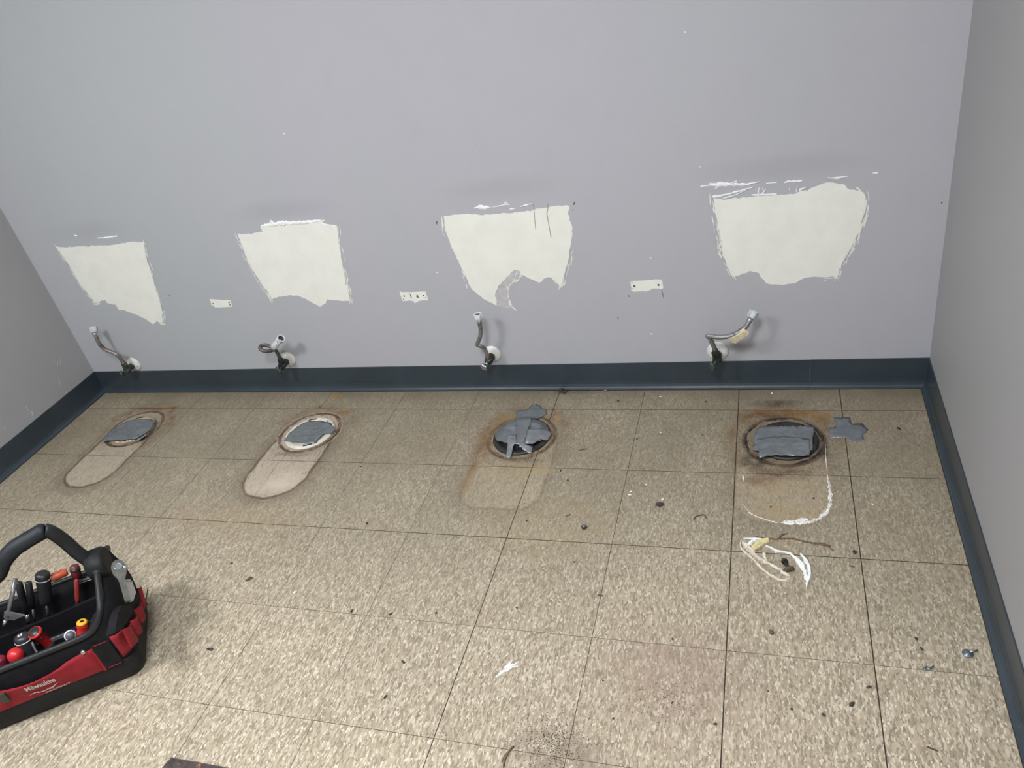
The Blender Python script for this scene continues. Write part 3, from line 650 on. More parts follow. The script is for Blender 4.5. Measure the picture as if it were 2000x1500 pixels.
G3 = (940, 780)
drain(2, 'taped drain third from left, domed and crossed by many tape strips', IRON, [
    ('tape_cover', [(330,890),(360,780),(460,660),(600,570),(800,500),(1000,470),(1250,470),(1450,520),(1600,600),(1660,740),(1600,900),(1440,1010),(1250,1090),(1000,1110),(760,1090),(560,1060),(380,1000)], G3, 12.5, 0, TAPE, 2.6),
    ('tape_strip', [(850,270),(1000,262),(1130,250),(1170,180),(1240,130),(1330,115),(1430,150),(1470,230),(1590,260),(1580,360),(1450,430),(1200,480),(1000,490),(850,480)], G3, 12.5, .0015, TAPE, 1.0),
    ('tape_strip', [(880,450),(1240,450),(1200,600),(1150,720),(1110,860),(1050,1060),(1000,1170),(930,1160),(870,960),(850,700)], G3, 12.5, .0045, TAPE, .9),
    ('tape_strip', [(1130,730),(1350,720),(1560,730),(1740,780),(1690,890),(1620,1000),(1440,960),(1300,1060),(1080,1070),(1100,880)], G3, 12.5, .0030, TAPE2, 2.2),
    ('tape_strip', [(640,870),(860,860),(855,1040),(770,1150),(745,1340),(700,1410),(640,1425),(595,1390),(640,1120)], G3, 12.5, .0015, TAPE2, 1.6),
    ('tape_strip', [(1010,1060),(1260,1170),(1220,1320),(980,1210)], G3, 12.5, .0050, TAPE2, .4)], .026, WAX, R=.098, fall=.060)
G4 = (1430, 790)
drain(3, 'taped drain nearest the right wall, flat grey tape over a black flange', IRON, [
    ('tape_cover', [(255,635),(300,560),(310,400),(380,310),(700,300),(1000,300),(1140,300),(1155,340),(1120,480),(1125,635),(900,645),(600,640),(350,635)], G4, 7.143, 0, TAPE, 1.6),
    ('tape_cover', [(350,480),(700,440),(1090,480),(1080,710),(900,712),(760,708),(480,712),(380,740)], G4, 7.143, .0015, TAPE, 1.6)], .016, IRON)
# the bolt-hole patch of tape beside it
q = floor2(px([(1405,190),(1580,180),(1640,190),(1670,270),(1820,265),(1850,310),(1895,350),(1880,390),(1820,420),(1845,500),(1740,510),(1630,522),(1590,470),(1480,468),(1380,470),(1335,345),(1450,310)], 1430, 790, 7.143))
o = single('tape_patch', plate(MB(), q, on_floor, None, .0009, grid=.012, hf=lambda a, b: .0010+max(0, wrinkle(a, b, .25)), jag=.0008, step=.006, seed=4), TAPE, 'loose grey tape patch lying flat on the tiles near the right wall', 'tape patch')

# ---------------------------------------------------------------- debris on the floor
def frib(mb, pts, wid, ox, oy, s, th=.003, jag=.5, z=.0005): mb.ribbon([fl(*p, z) for p in px(pts, ox, oy, s)], wid, th, jag=jag)
# U-shaped caulk left by the fixture
S5 = (1340, 580, 3.125); cl_ = thing('caulk_line', 'broken white U-shaped caulk line on the tiles in front of a drain', 'caulk residue', fl(1540, 1010))
for pts, wv, jg in (([(850,960),(856,1010),(862,1060)], [.001, .004, .003], .6), ([(862,1085),(872,1150),(882,1210),(880,1270)], [.003, .006, .009, .008], .7), ([(880,1260),(858,1315),(815,1350),(760,1372),(700,1380)], [.008, .010, .012, .009, .008], .7), ([(740,1355),(690,1372),(640,1372),(580,1380)], [.010, .019, .017, .004], .6), ([(385,1315),(430,1340),(500,1365),(560,1378)], [.004, .003, .002, .003], .6), ([(350,1090),(352,1125)], [.006, .005], .8), ([(345,1265),(380,1310)], [.001, .003], .8), ([(850,900),(853,960)], .0012, .6)):
    mb = MB(); frib(mb, pts, wv, *S5, th=.0016, jag=jg); obj('bead', mb, WORN_CAULK, cl_)
S8 = (1430, 1030, 9.524)
mb = MB()
frib(mb, [(175,250),(200,300),(300,350),(430,520),(600,640),(800,735),(950,830),(1080,915)], [.003, .007, .009, .007, .006, .008, .009, .003], *S8, th=.004, jag=.7)
frib(mb, [(150,340),(165,400),(250,480),(400,610),(560,780),(700,890),(850,970),(980,995),(1080,955)], [.004, .005, .004, .004, .005, .004, .005, .005, .002], *S8, th=.004, jag=.4)
frib(mb, [(175,250),(155,300),(150,350)], .004, *S8, th=.005); frib(mb, [(585,480),(615,560),(645,640)], [.008, .007, .003], *S8, th=.003); frib(mb, [(200,330),(330,470),(470,580),(620,660)], .003, *S8, th=.005)
single('caulk_strip', mb, mat('dirty_caulk', (.66, .60, .50), .6, 0, .2, 150, .3, 300), 'peeled off-white caulk strip doubled into a long loop', 'caulk strip')
mb = MB(); frib(mb, [(620,352),(700,375),(790,425),(860,450),(1080,490),(1180,570),(1280,650),(1330,780),(1380,930),(1400,1000),(1375,1150)], [.002, .003, .003, .004, .007, .012, .014, .008, .009, .006, .002], *S8, th=.004, jag=.5)
frib(mb, [(1265,500),(1350,590),(1410,690),(1445,820),(1440,930),(1410,1010)], [.003, .008, .010, .010, .007, .003], *S8, th=.005, jag=.4); frib(mb, [(790,470),(860,450)], .003, *S8)
single('caulk_strip', mb, WHITE_CAULK, 'bright white caulk strip curving down like a sickle', 'caulk strip')
mb = MB(); frib(mb, [(440,180),(620,200),(800,225),(950,215),(1150,215),(1300,260),(1450,290),(1600,310),(1750,345),(1885,432)], [.002, .003, .004, .003, .004, .003, .004, .005, .004, .003], *S8, th=.003)
frib(mb, [(870,210),(920,150),(1040,120)], [.003, .005, .001], *S8); frib(mb, [(1610,295),(1720,325),(1830,365)], .005, *S8, th=.004)
single('caulk_strip', mb, mat('brown_dirty_caulk', (.13, .09, .05), .8, 0, .4, 150, .4, 300), 'dark brown stringy strip behind the pale ones', 'caulk strip')
mb = MB(); frib(mb, [(700,285),(780,270),(860,290),(960,340),(1080,385),(1180,430),(1250,490)], [.003, .004, .005, .006, .008, .007, .002], *S8, th=.003); frib(mb, [(1090,240),(1200,285),(1290,270)], .005, *S8, th=.002)
single('caulk_strip', mb, mat('tan_caulk', (.36, .28, .17), .7, 0, .3, 150, .4, 300), 'tan crumbly caulk strip between wood shim and white strip', 'caulk strip')
mb = MB(); q = floor2(px([(350,385),(490,240),(670,213),(692,282),(560,350),(415,442)], *S8)); plate(mb, q, on_floor, None, .005, step=.01, jag=.0004)
for u_ in ([(400,400),(660,245)], [(380,395),(560,270)], [(430,425),(680,275)]): frib(mb, u_, .0012, *S8, th=.0008, z=.005)
single('wood_shim', mb, mat('pale_yellow_wood', (.62, .54, .29), .6, 0, .15, 120), 'pale yellow wooden shim beside the white caulk strips', 'shim')
mb = MB(); frib(mb, [(270,350),(330,300),(400,245),(450,225)], [.003, .009, .010, .004], *S8, th=.004); frib(mb, [(210,225),(300,212),(400,215),(540,225)], [.002, .003, .004, .002], *S8, th=.004)
single('caulk_scrap', mb, WHITE_CAULK, 'short white caulk scrap against the wooden shim', 'caulk scrap')
# closet bolt
a, b_ = fl(*px([(955,600)], *S8)[0], .007), fl(*px([(1045,760)], *S8)[0], .010)
bt = thing('closet_bolt', 'dark corroded bolt with flat round head between caulk strips', 'bolt', (b_.x, b_.y, 0))
mb = MB(); mb.tube(resample([a, b_], .002), [.0042 if i % 2 else .0050 for i in range(len(resample([a, b_], .002)))], 12); mb.lathe(a.lerp(b_, .12), b_, [(0, .008), (.007, .008)], 6, sharp=True); obj('shaft', mb, GREEN_D, bt)
ax = (b_-a).normalized(); ax = Vector((ax.x, ax.y, -.35)).normalized()
mb = MB(); mb.lathe(b_-ax*.002, b_+ax, [(0, .005), (.002, .0135), (.006, .0135), (.0085, .009), (.009, 0)], 20)
for p in mb.v: p.z = max(p.z, .0003)
obj('head', mb, mat('brown_bolt_head', (.11, .085, .055), .55, .3, .3, 90), bt)
# white caulk feather in the foreground
mb = MB(); S6 = (500, 1050, 3.334)
for pts, wv in (([(968,1324),(978,1315),(990,1308),(1003,1298)], [.002, .007, .009, .005]), ([(985,1306),(996,1297),(1002,1289)], [.005, .006, .002]), ([(992,1308),(1004,1298),(1014,1293)], [.004, .005, .002]), ([(998,1304),(1012,1302)], [.004, .002])): mb.ribbon([fl(*p, .0005) for p in pts], wv, .003, jag=.5)
single('caulk_scrap', mb, WHITE_CAULK, 'feathery white caulk scrap alone in the open foreground', 'caulk scrap')
# small metal bits
STEEL = mat('dull_steel', (.30, .30, .30), .4, .7, .25, 120); DARK = mat('dark_crumb', (.045, .036, .028), .8, 0, .4, 200); ZINC = mat('blue_zinc', (.16, .19, .215), .35, .6, .25, 120)
c = fl(1141, 1031); r_ = thing('hex_nut', 'dark round nut lying on the tiles by itself', 'nut', c)
mb = MB(); mb.lathe(c, c+Vector((.15, .1, 1)), [(0, .0085), (.0055, .0085), (.0056, .005), (.001, .0045)], 6, sharp=True); obj('nut_body', mb, mat('dark_steel_nut', (.09, .08, .07), .4, .6, .3, 120), r_)
mb = MB(); mb.lathe(c+Vector((0, 0, .0048)), c+Vector((.15, .1, 1)), [(0, .0045), (.003, .0045), (.0035, .0025)], 12); obj('bolt_end', mb, STEEL, r_)
def crumb(x, y, r, stretch=(1, 1, .7), ang=0.0, seed=0, m=None, z0=0):
    mb = MB(); c = fl(x, y); rnd = random.Random(seed); bm = bmesh.new(); bmesh.ops.create_icosphere(bm, subdivisions=1, radius=r)
    V = []
    for v in bm.verts:
        k = .7+.6*rnd.random(); p = Vector((v.co.x*stretch[0]*k, v.co.y*stretch[1]*k, v.co.z*stretch[2]*k)); p.rotate(Matrix.Rotation(ang, 3, 'Z')); V.append(p)
    lo = min(p.z for p in V); V = [Vector((c.x+p.x, c.y+p.y, p.z-lo)) for p in V]
    mb.add(V, [[v.index for v in f.verts] for f in bm.faces]); bm.free(); return mb
single('dirt_crumb', crumb(1289, 988, .0075, (1.4, .8, .8), .2, 5), DARK, 'largest black crumb, right of the round nut', 'crumb')
single('dirt_crumb', crumb(1506, 1237, .007, (1, 1, .6), .5, 6), mat('brown_crumb', (.12, .085, .05), .8, 0, .3, 200), 'brown crumb in front of the caulk strips', 'crumb')
single('dirt_crumb', crumb(1669, 1080, .007, (1, 1, .6), .5, 7), DARK, 'black crumb just right of the brown stringy strip', 'crumb')
single('seed_husk', crumb(487, 1132, .0060, (2.0, .8, .7), .85, 8), mat('olive_husk', (.11, .085, .045), .7, 0, .3, 200), 'oval brown husk on the tiles right of the tool bag', 'husk')
mb = MB(); mb.tube(smooth_path([fl(1355, 1016, .001), fl(1359, 1009, .002), fl(1374, 1005, .002), fl(1380, 1013, .001)], 4), .0011, 8)
single('bent_wire', mb, mat('rusty_wire', (.06, .045, .035), .6, .4, .2), 'thin bent wire staple left of the U-shaped caulk line', 'wire')
def sliver(a, b, wv, label, m, h=.002):
    mb = MB(); mb.ribbon([fl(*a, .0003), fl(*b, .0003)], wv, h, jag=.2); return single('wood_sliver', mb, m, label, 'sliver')
BROWN = mat('brown_sliver', (.085, .055, .032), .7, 0, .3, 150)
sliver((1130, 880), (1147, 877), .003, 'thin dark sliver right of the domed taped drain', BROWN)
sliver((1811, 1459), (1832, 1467), .004, 'brown sliver near the right baseboard in the foreground', BROWN)
sliver((1168, 1162), (1178, 1164), .004, 'short dark sliver in the middle of the open floor', BROWN)
sliver((1660, 1105), (1669, 1108), .003, 'short brown sliver right of the sickle-shaped caulk', BROWN)
sliver((1105, 1009), (1115, 1005), .003, 'small dark sliver just behind the round nut', BROWN)
# screw with washer, and a bent clip, by the right baseboard
c = fl(1890, 1277); r_ = thing('washer_screw', 'grey washer-head screw lying by the right baseboard', 'screw', c)
mb = MB(); mb.lathe(c, c+Vector((.1, 0, 1)), [(0, .011), (.0016, .011), (.0022, .0085), (.005, .0060), (.006, .003)], 18); obj('washer', mb, ZINC, r_)
mb = MB(); mb.tube([c+Vector((.003, .002, .004)), c+Vector((.020, .010, .0025))], [.0032, .0018], 8); obj('screw_shank', mb, STEEL, r_)
c = fl(1812, 1305); r_ = thing('bent_clip', 'small bent grey metal clip on the tile seam', 'clip', c)
mb = MB(); mb.ribbon([fl(1804, 1306, .0005), fl(1811, 1303, .002), fl(1816, 1306, .001), fl(1823, 1301, .0005)], [.005, .009, .006, .003], .0022, jag=.4); obj('clip_strip', mb, ZINC, r_)
mb = MB(); mb.tube([fl(1804, 1307, .002), fl(1809, 1308, .003)], .0025, 8); obj('clip_pin', mb, STEEL, r_)
# metal stud and twisted scrap by the back baseboard
c = fl(1183, 763); mb = MB(); mb.lathe(c, c+Vector((0, 0, 1)), [(0, .007), (.003, .0075), (.005, .0045), (.0058, 0)], 14); single('round_stud', mb, mat('shiny_stud', (.42, .36, .27), .25, .8, .2), 'round brass-coloured stud on the floor by the back baseboard', 'stud')
mb = MB(); q = [fl(1093, 758, .012), fl(1097, 755, .020), fl(1103, 756, .018), fl(1107, 760, .008), fl(1100, 762, .006), fl(1094, 760, .009), fl(1099, 757, .016)]
mb.tube(smooth_path([p+Vector((0, -.012, 0)) for p in q], 5), .0028, 8); mb.tube([q[3]+Vector((0, -.012, -.001)), q[4]+Vector((.003, -.014, -.004))], .0028, 8)
single('wire_scrap', mb, DARK, 'knotted black scrap resting on the back baseboard toe', 'scrap')
# screw bit near the bag
mb = MB(); a, b_ = fl(404, 1267, .003), fl(419, 1269, .003); mb.lathe(a, b_, [(0, .0015), (.004, .0025), (.012, .0024), (.0125, .0045), (.017, .0045)], 10); single('small_screw', mb, mat('dark_screw', (.10, .095, .10), .4, .7, .2), 'small dark screw on the tiles right of the tool bag', 'screw')
crs = [(1207,784,5),(1244,857,4),(1095,920,4),(1109,939,4),(1372,850,3),(1379,785,4),(717,1024,6),(705,912,3),(737,922,3),(625,796,3),(665,767,4),(1697,1343,5),(1664,1377,7),(1546,1386,4),(1608,1397,4),(1789,1248,4),(1800,1268,4),(1122,1098,3),(1010,1188,3),(1314,1249,3),(1178,1330,3),(1397,1415,4),(1198,1404,3),(1313,1373,3),(788,1294,5),(852,1198,5),(687,1194,4),(753,1362,5),(453,1101,5),(1029,1018,3),(1500,1350,3),(1755,838,5),(1589,974,4),(1506,991,4),(763,1201,4)]
LM = [('round nut', 1141, 1031), ('domed taped drain', 1020, 850), ('second taped drain from the left', 605, 845), ('taped drain by the right wall', 1535, 860), ('loose grey tape patch', 1655, 838), ('tool bag', 285, 1250),
      ('feathery caulk scrap', 990, 1305), ('sickle-shaped caulk strip', 1570, 1110), ('washer-head screw', 1890, 1276), ('bent metal clip', 1812, 1305), ('twig at the bottom edge', 990, 1475), ('knotted black scrap', 1100, 758), ('oval husk', 487, 1132), ('largest black crumb', 1289, 988), ('brown sliver', 1822, 1463)]
ORD = ['nearest', 'second nearest', 'third nearest', 'fourth nearest', 'fifth nearest', 'sixth nearest', 'seventh nearest']
def by_landmark(pts):
    near = []
    for i, (x, y, s) in enumerate(pts):
        c = fl(x, y); d, n_ = min(((fl(a, b)-c).length, n_) for n_, a, b in LM); near.append((n_, d, i))
    out = {}; cnt = {}
    for n_, d, i in sorted(near): k = cnt.get(n_, 0); cnt[n_] = k+1; out[i] = ORD[k]+' the '+n_
    return out
rc = random.Random(11); where = by_landmark(crs)
for i, (x, y, s) in enumerate(crs):
    single('dirt_crumb', crumb(x, y, s*.0009, (rc.uniform(.8, 1.8), .8, .6), rc.uniform(0, 3), i+20), DARK, 'small dark crumb '+where[i], 'crumb', 'small dark crumbs scattered over the floor')
chips_ = [(1290,775,4),(1290,845,4),(1262,947,3),(1230,967,5),(1294,976,4),(1508,769,5),(1704,985,3),(1232,960,3),(575,1157,4)]; where = by_landmark(chips_)
for i, (x, y, s) in enumerate(chips_):
    single('paint_chip', crumb(x, y, s*.0008, (1.5, .9, .35), i, i+60), WHITE_CAULK, 'tiny white paint chip '+where[i], 'paint chip', 'white paint chips fallen on the floor')
for i, (x, y) in enumerate([(654,777),(661,775)]):
    single('rust_flake', crumb(x, y, .0045, (1.3, .9, .5), i, i+80), mat('orange_rust', (.42, .19, .03), .7, 0, .3), ('orange rust flake near the back baseboard, left one', 'orange rust flake near the back baseboard, right one')[i], 'rust flake')
# hairy twig and grit in the foreground
mb = MB(); mb.tube(smooth_path([fl(1003, 1457, .002), fl(993, 1469, .003), fl(986, 1484, .002), fl(983, 1500, .001)], 5), [.0022]*15+[.001], 6); mb.tube(smooth_path([fl(998, 1462, .001), fl(985, 1476, .003), fl(980, 1490, .001)], 5), .0009, 6)
single('dry_twig', mb, mat('brown_twig', (.12, .085, .055), .8, 0, .3), 'thin brown twig at the bottom edge of the floor', 'twig')
mb = MB(); rg = random.Random(2)
for cx_, cy_, sx_, sy_, n in ((1085, 1452, 34, 24, 800), (1295, 1365, 42, 24, 320), (1060, 1425, 60, 50, 220), (620, 880, 40, 22, 60), (1540, 925, 60, 14, 90)):
    for _ in range(n):
        c = fl(rg.gauss(cx_, sx_), rg.gauss(cy_, sy_)); r = rg.uniform(.0006, .0017)
        P = [c+Vector((math.cos(a)*r, math.sin(a)*r, 0)) for a in (0, 2.1, 4.2)]+[c+Vector((0, 0, r))]; mb.add(P, [(0, 1, 3), (1, 2, 3), (2, 0, 3)])
g_ = obj('grit', mb, DARK); g_['kind'] = 'stuff'; g_['label'] = 'fine black grit sprinkled on the foreground tiles'; g_['category'] = 'grit'
# dark board reaching in at the bottom edge
q = [tuple(fl(*p)[:2]) for p in ((336, 1481), (445, 1501), (610, 1536), (520, 1640), (240, 1590))]
r_ = thing('dark_board', 'dark brown board with rusty marks at the bottom edge of the floor', 'board', fl(420, 1540))
obj('board_panel', plate(MB(), q, on_floor, None, .004), mat('dark_stained_board', (.045, .033, .032), .6, 0, .4, 50, .3, 120, (.30, .13, .07), (.60, .66, 40)), r_)
mb = MB(); mb.ribbon([fl(336, 1481, .002), fl(445, 1501, .002), fl(610, 1536, .002)], .004, .003, jag=.1); obj('board_edge', mb, mat('worn_board_edge', (.09, .08, .07), .7), r_)

# ---------------------------------------------------------------- tool bag
BO = Vector((-1.4718, -1.3058, 0)); BA = math.atan2(.586, .81)
BM = Matrix.Translation(BO) @ Matrix.Rotation(BA, 4, 'Z'); BI = BM.inverted()
L = lambda x, y, z: BM @ Vector((x, y, z))
def at_y(x, y, yy):          # point seen at a pixel, on the bag's own plane y = yy
    o = BI @ CAM; d = BI.to_3x3() @ ray(x, y); return o + d*((yy-o.y)/d.y)
def at_x(x, y, xx):
    o = BI @ CAM; d = BI.to_3x3() @ ray(x, y); return o + d*((xx-o.x)/d.x)
FAB = mat('black_ballistic_fabric', (.011, .011, .0125), .8, 0, .25, 40, .5, 900, spec=.2)
FABI = mat('black_lining', (.009, .009, .011), .8, 0, .25, 40, .3, 500, spec=.2)
MOLD = mat('black_moulded_base', (.013, .013, .0135), .6, 0, .15, 20, .2, 300, spec=.25)
TUBE = mat('black_rubber_tube', (.016, .018, .019), .48, 0, .12, 20, spec=.3)
PAD = mat('handle_foam', (.012, .015, .018), .55, 0, .2, 25, .2, 200, spec=.3)
RED = mat('red_fabric', (.255, .014, .022), .65, 0, .14, 40, .4, 800, spec=.25)
REDP = mat('red_plastic', (.48, .02, .022), .35, 0, .12, 40); BLKP = mat('black_plastic', (.02, .02, .022), .4, 0, .2, 40)
WHT = mat('white_print', (.62, .56, .54), .6); WHTP = mat('white_case_plastic', (.55, .55, .58), .4, 0, .06)
STL = mat('polished_steel', (.52, .52, .50), .22, .9, .1, 60); GREY = mat('grey_steel_bar', (.26, .27, .28), .4, .7, .1); YEL = mat('yellow_cap', (.80, .40, .03), .35, 0, .1)
bag = thing('tool_bag', 'open red and black tool bag on the floor at lower left', 'tool bag', BO, BA)
def rrect(x0, x1, y0, y1, r, n=8, m=14):
    P = []
    for (cx_, cy_, a0), (sx0, sy0, sx1, sy1) in zip(((x1-r, y1-r, 0), (x0+r, y1-r, 90), (x0+r, y0+r, 180), (x1-r, y0+r, 270)), ((x1-r, y1, x0+r, y1), (x0, y1-r, x0, y0+r), (x0+r, y0, x1-r, y0), (x1, y0+r, x1, y1-r))):
        for i in range(n): 
            a = math.radians(a0+90*i/n); P.append((cx_+r*math.cos(a), cy_+r*math.sin(a)))
        for i in range(m): P.append((sx0+(sx1-sx0)*i/m, sy0+(sy1-sy0)*i/m))
    return P
BX0, BX1, BY1 = -.435, .030, .250
ring = lambda i, z: [L(x, y, z) for x, y in rrect(BX0+i, BX1-i, i, BY1-i, .035)]
mb = MB(); mb.loft([ring(.010, .0), ring(.003, .008), ring(-.002, .030), ring(-.003, .064), ring(.0, .071), ring(.012, .071)], True, True, False)
obj('base', mb, MOLD, bag)
def sm(t): t = min(1, max(0, t)); return t*t*(3-2*t)
def rim_h(x, y):
    e = max(sm((x-(BX1-.075))/.055), sm(((BX0+.075)-x)/.055))
    return .186 + e*.052 + e*.058*sm(1-abs(y-.130)/.085)
def bring(i, f, lean=0.0, z=None):
    P = []
    for x, y in rrect(BX0+i, BX1-i, i, BY1-i, .030-min(i, .02)):
        h = rim_h(x, y) if z is None else z; bul = .010*math.sin(math.pi*f)
        xx = x + (bul if x > BX1-.04 else (-bul if x < BX0+.04 else 0)); yy = y + (-bul*.6 if y < .03 else (bul*.6 if y > BY1-.03 else 0))
        P.append(L(xx, yy, .068+(h-.068)*f if z is None else z))
    return P
mb = MB(); mb.loft([bring(.001, f) for f in (0, .2, .4, .6, .8, 1.0)] + [bring(.009, 1.0)] + [bring(.010, f) for f in (.7, .4, .1)] + [bring(.012, 0, z=.030)], True, False, True)
obj('body', mb, FAB, bag)
# rim tube: along the front, up both end panels, along the back
def rimpath(ysgn):
    P = []
    yf = -.002 if ysgn < 0 else BY1+.002; s_ = 1 if ysgn < 0 else -1
    half = [(BX1-.004, .130-s_*.02, .292), (BX1-.004, .130-s_*.050, .281), (BX1-.006, .130-s_*.085, .262), (BX1-.010, .130-s_*.115, .243), (BX1-.022, yf+s_*.003, .222), (BX1-.046, yf, .199), (BX1-.075, yf, .190), (BX1-.15, yf, .188)]
    oth = [((BX0+BX1)-x, y, z) for x, y, z in half]
    return [L(*p) for p in half] + [L(*p) for p in oth[::-1]]
for sgn in (-1, 1):
    mb = MB(); mb.tube(smooth_path(rimpath(sgn), 5), .0078, 12); obj('rim_tube', mb, TUBE, bag)
# end hubs that carry the handle
for ex in (BX1, BX0):
    s_ = 1 if ex == BX1 else -1; mb = MB(); rings = []
    for d_, k in ((-.030, .75), (-.024, 1.0), (.010, 1.0), (.018, .8)):
        rings.append([L(ex+s_*d_, .135+k*.040*math.cos(a)*(1.0 if math.sin(a) > 0 else 1.1), .292+k*(.030 if math.sin(a) > 0 else .045)*math.sin(a)) for a in [2*math.pi*i/20 for i in range(20)]])
    mb.loft(rings, True, True, True); h_ = obj('handle_hub', mb, MOLD, bag)
    mb = MB(); c0 = L(ex-s_*.004, .098, .283); mb.lathe(L(ex-s_*.004, .102, .288), L(ex-s_*.004, .070, .270), [(0, .010), (.004, .0125), (.010, .0125), (.012, .0095)], 16); obj('collar', mb, TUBE, h_)
# handle: rises from the right hub, kinks, then arches over to the left hub
hp = [(BX1-.020, .135, .300)]
for x_, y_, yy in ((150, 1078, .135), (125, 1056, .135), (103, 1041, .130), (88, 1036, .128), (72, 1044, .126), (48, 1058, .118), (25, 1074, .112), (5, 1098, .104), (-12, 1128, .100)):
    hp.append(tuple(at_y(x_, y_, yy)))
last = Vector(hp[-1]); hp += [tuple(last.lerp(Vector((BX0+.06, .125, .33)), .5)), (BX0+.045, .13, .335), (BX0+.020, .135, .300)]
HP = smooth_path([L(*p) for p in hp], 6); kink = min(range(len(HP)), key=lambda i: (HP[i]-L(*hp[4])).length)
mb = MB(); n_ = len(HP); mb.tube(HP[:kink+1], [.0165]*(kink-1)+[.0175, .0160], 16); obj('handle_arm', mb, TUBE, bag)
mb = MB(); mb.tube(HP[kink:], [.0160, .0185]+[.0200]*(n_-kink-8)+[.018, .017, .0165, .0165, .0165, .0165], 16); obj('handle_grip', mb, PAD, bag)
# red front pocket with a sagging mouth
def pocket_front(x0, x1, z0, z1, bulge):
    mb = MB(); nx, nz = 18, 6; G = []
    for j in range(nz+1):
        for i in range(nx+1):
            s_, t = i/nx, j/nz; x = x0+(x1-x0)*s_; z = z0+(z1-z0)*t - .012*t*math.sin(math.pi*s_)**2*(1 if s_ < .75 else .4)
            G.append((x, -.0085-bulge*t*t*math.sin(math.pi*min(1, s_*1.1))-.004*math.sin(math.pi*t), z))
    F = [(j*(nx+1)+i, j*(nx+1)+i+1, (j+1)*(nx+1)+i+1, (j+1)*(nx+1)+i) for j in range(nz) for i in range(nx)]
    mb.add([L(*p) for p in G], F, True)
    back = [(x, max(y+.0025, -.006) if j == 0 else y+.0025, z) for (x, y, z), j in zip(G, [k//(nx+1) for k in range(len(G))])]
    mb.add([L(*p) for p in back], [f[::-1] for f in F], True)
    m_ = nx+1; top = [nz*m_+i for i in range(m_)]
    mb.add([L(*G[i]) for i in top]+[L(*back[i]) for i in top], [(i, i+1, m_+i+1, m_+i) for i in range(nx)])
    for col in (0, nx):
        c_ = [j*m_+col for j in range(nz+1)]; mb.add([L(*G[i]) for i in c_]+[L(*back[i]) for i in c_]+[L(G[i][0], -.001, G[i][2]) for i in c_], [(j, j+1, nz+1+j+1, nz+1+j) for j in range(nz)]+[(nz+1+j, nz+2+j, 2*nz+3+j, 2*nz+2+j) for j in range(nz)])
    return mb
fp = obj('front_pocket', pocket_front(-.318, -.046, .070, .147, .020), RED, bag, 'red fabric pocket with white lettering')
mb = MB(); mb.box((0, 0, 0), (.006, .010, .078)); mb.v = [BM @ (p+Vector((-.043, -.006, .108))) for p in mb.v]; obj('pocket_trim', mb, RED, fp)
def text_mesh(s, shear=0.0, ext=.0):
    cu = bpy.data.curves.new('txt', 'FONT'); cu.body = s; cu.shear = shear; cu.resolution_u = 2; cu.offset = ext
    ob = bpy.data.objects.new('txt', cu); COL.objects.link(ob); bpy.context.view_layer.update()
    me = bpy.data.meshes.new_from_object(ob.evaluated_get(bpy.context.evaluated_depsgraph_get()))
    V = [v.co.copy() for v in me.vertices]; F = [list(p.vertices) for p in me.polygons]
    bpy.data.objects.remove(ob); bpy.data.curves.remove(cu); bpy.data.meshes.remove(me)
    x0 = min(v.x for v in V); x1 = max(v.x for v in V); y0 = min(v.y for v in V); y1 = max(v.y for v in V)
    return [((v.x-x0)/(x1-x0), (v.y-y0)/(y1-y0)) for v in V], F
def letter(mb, s, pa, pb, h, upv, nrm, shear=0.0, grow=0.0, lift=.0008):
    """flat letters from pa to pb (3-D), height h along upv"""
    V, F = text_mesh(s, shear, grow); pa, pb, upv = Vector(pa), Vector(pb), Vector(upv).normalized()
    mb.add([pa.lerp(pb, u_)+upv*(v_*h)+Vector(nrm)*lift for u_, v_ in V], F)
def pocket_y(x, z): 
    s_ = (x+.318)/.272; t = min(1, max(0, (z-.070)/.066)); return -.0085-.020*t*t*math.sin(math.pi*min(1, s_*1.1))-.004*math.sin(math.pi*t)
def drape(mb):           # lay flat print onto the curved pocket
    for i, p in enumerate(mb.v):
        q = BI @ p; mb.v[i] = L(q.x, pocket_y(q.x, q.z)-.0013, q.z)
upn = BM.to_3x3() @ Vector((0, 0, 1)); nf = BM.to_3x3() @ Vector((0, -1, 0))
a, b_ = at_y(53.5, 1347.5, -.014), at_y(111, 1327.5, -.014)
mb = MB(); letter(mb, 'Milwaukee', BM @ a, BM @ b_, .021, upn, nf, .25, .02); drape(mb); lg = obj('lettering', mb, WHT, fp, 'large white lettering on the red pocket')
bolt = [(57,1358),(76,1348),(73,1345.5),(95,1342),(113,1329),(100,1341),(102,1343),(80,1350),(83,1352)]
bolt = [(57,1357.5),(66,1350.5),(75,1348.2),(77,1350.2),(88,1346.5),(99,1339.5),(98,1342.6),(114,1329.5),(104,1342.0),(97,1346.0),(96,1344.2),(88,1349.0),(75,1352.4),(73,1350.6),(66,1353.0)]
mb = MB(); Q = [at_y(x, y, -.012) for x, y in bolt]; P2_ = [(p.x, p.z) for p in Q]; plate(mb, P2_, lambda a_, b2, h: L(a_, -.02, b2), None, .0002); drape(mb); obj('lettering', mb, WHT, fp, 'white lightning stroke under the lettering')
a, b_ = at_y(91, 1353.5, -.010), at_y(140, 1333, -.010)
mb = MB(); letter(mb, 'PACKOUT', BM @ a, BM @ b_, .0058, upn, nf, .2, .02); drape(mb); obj('lettering', mb, WHT, fp, 'small white lettering below the larger words')
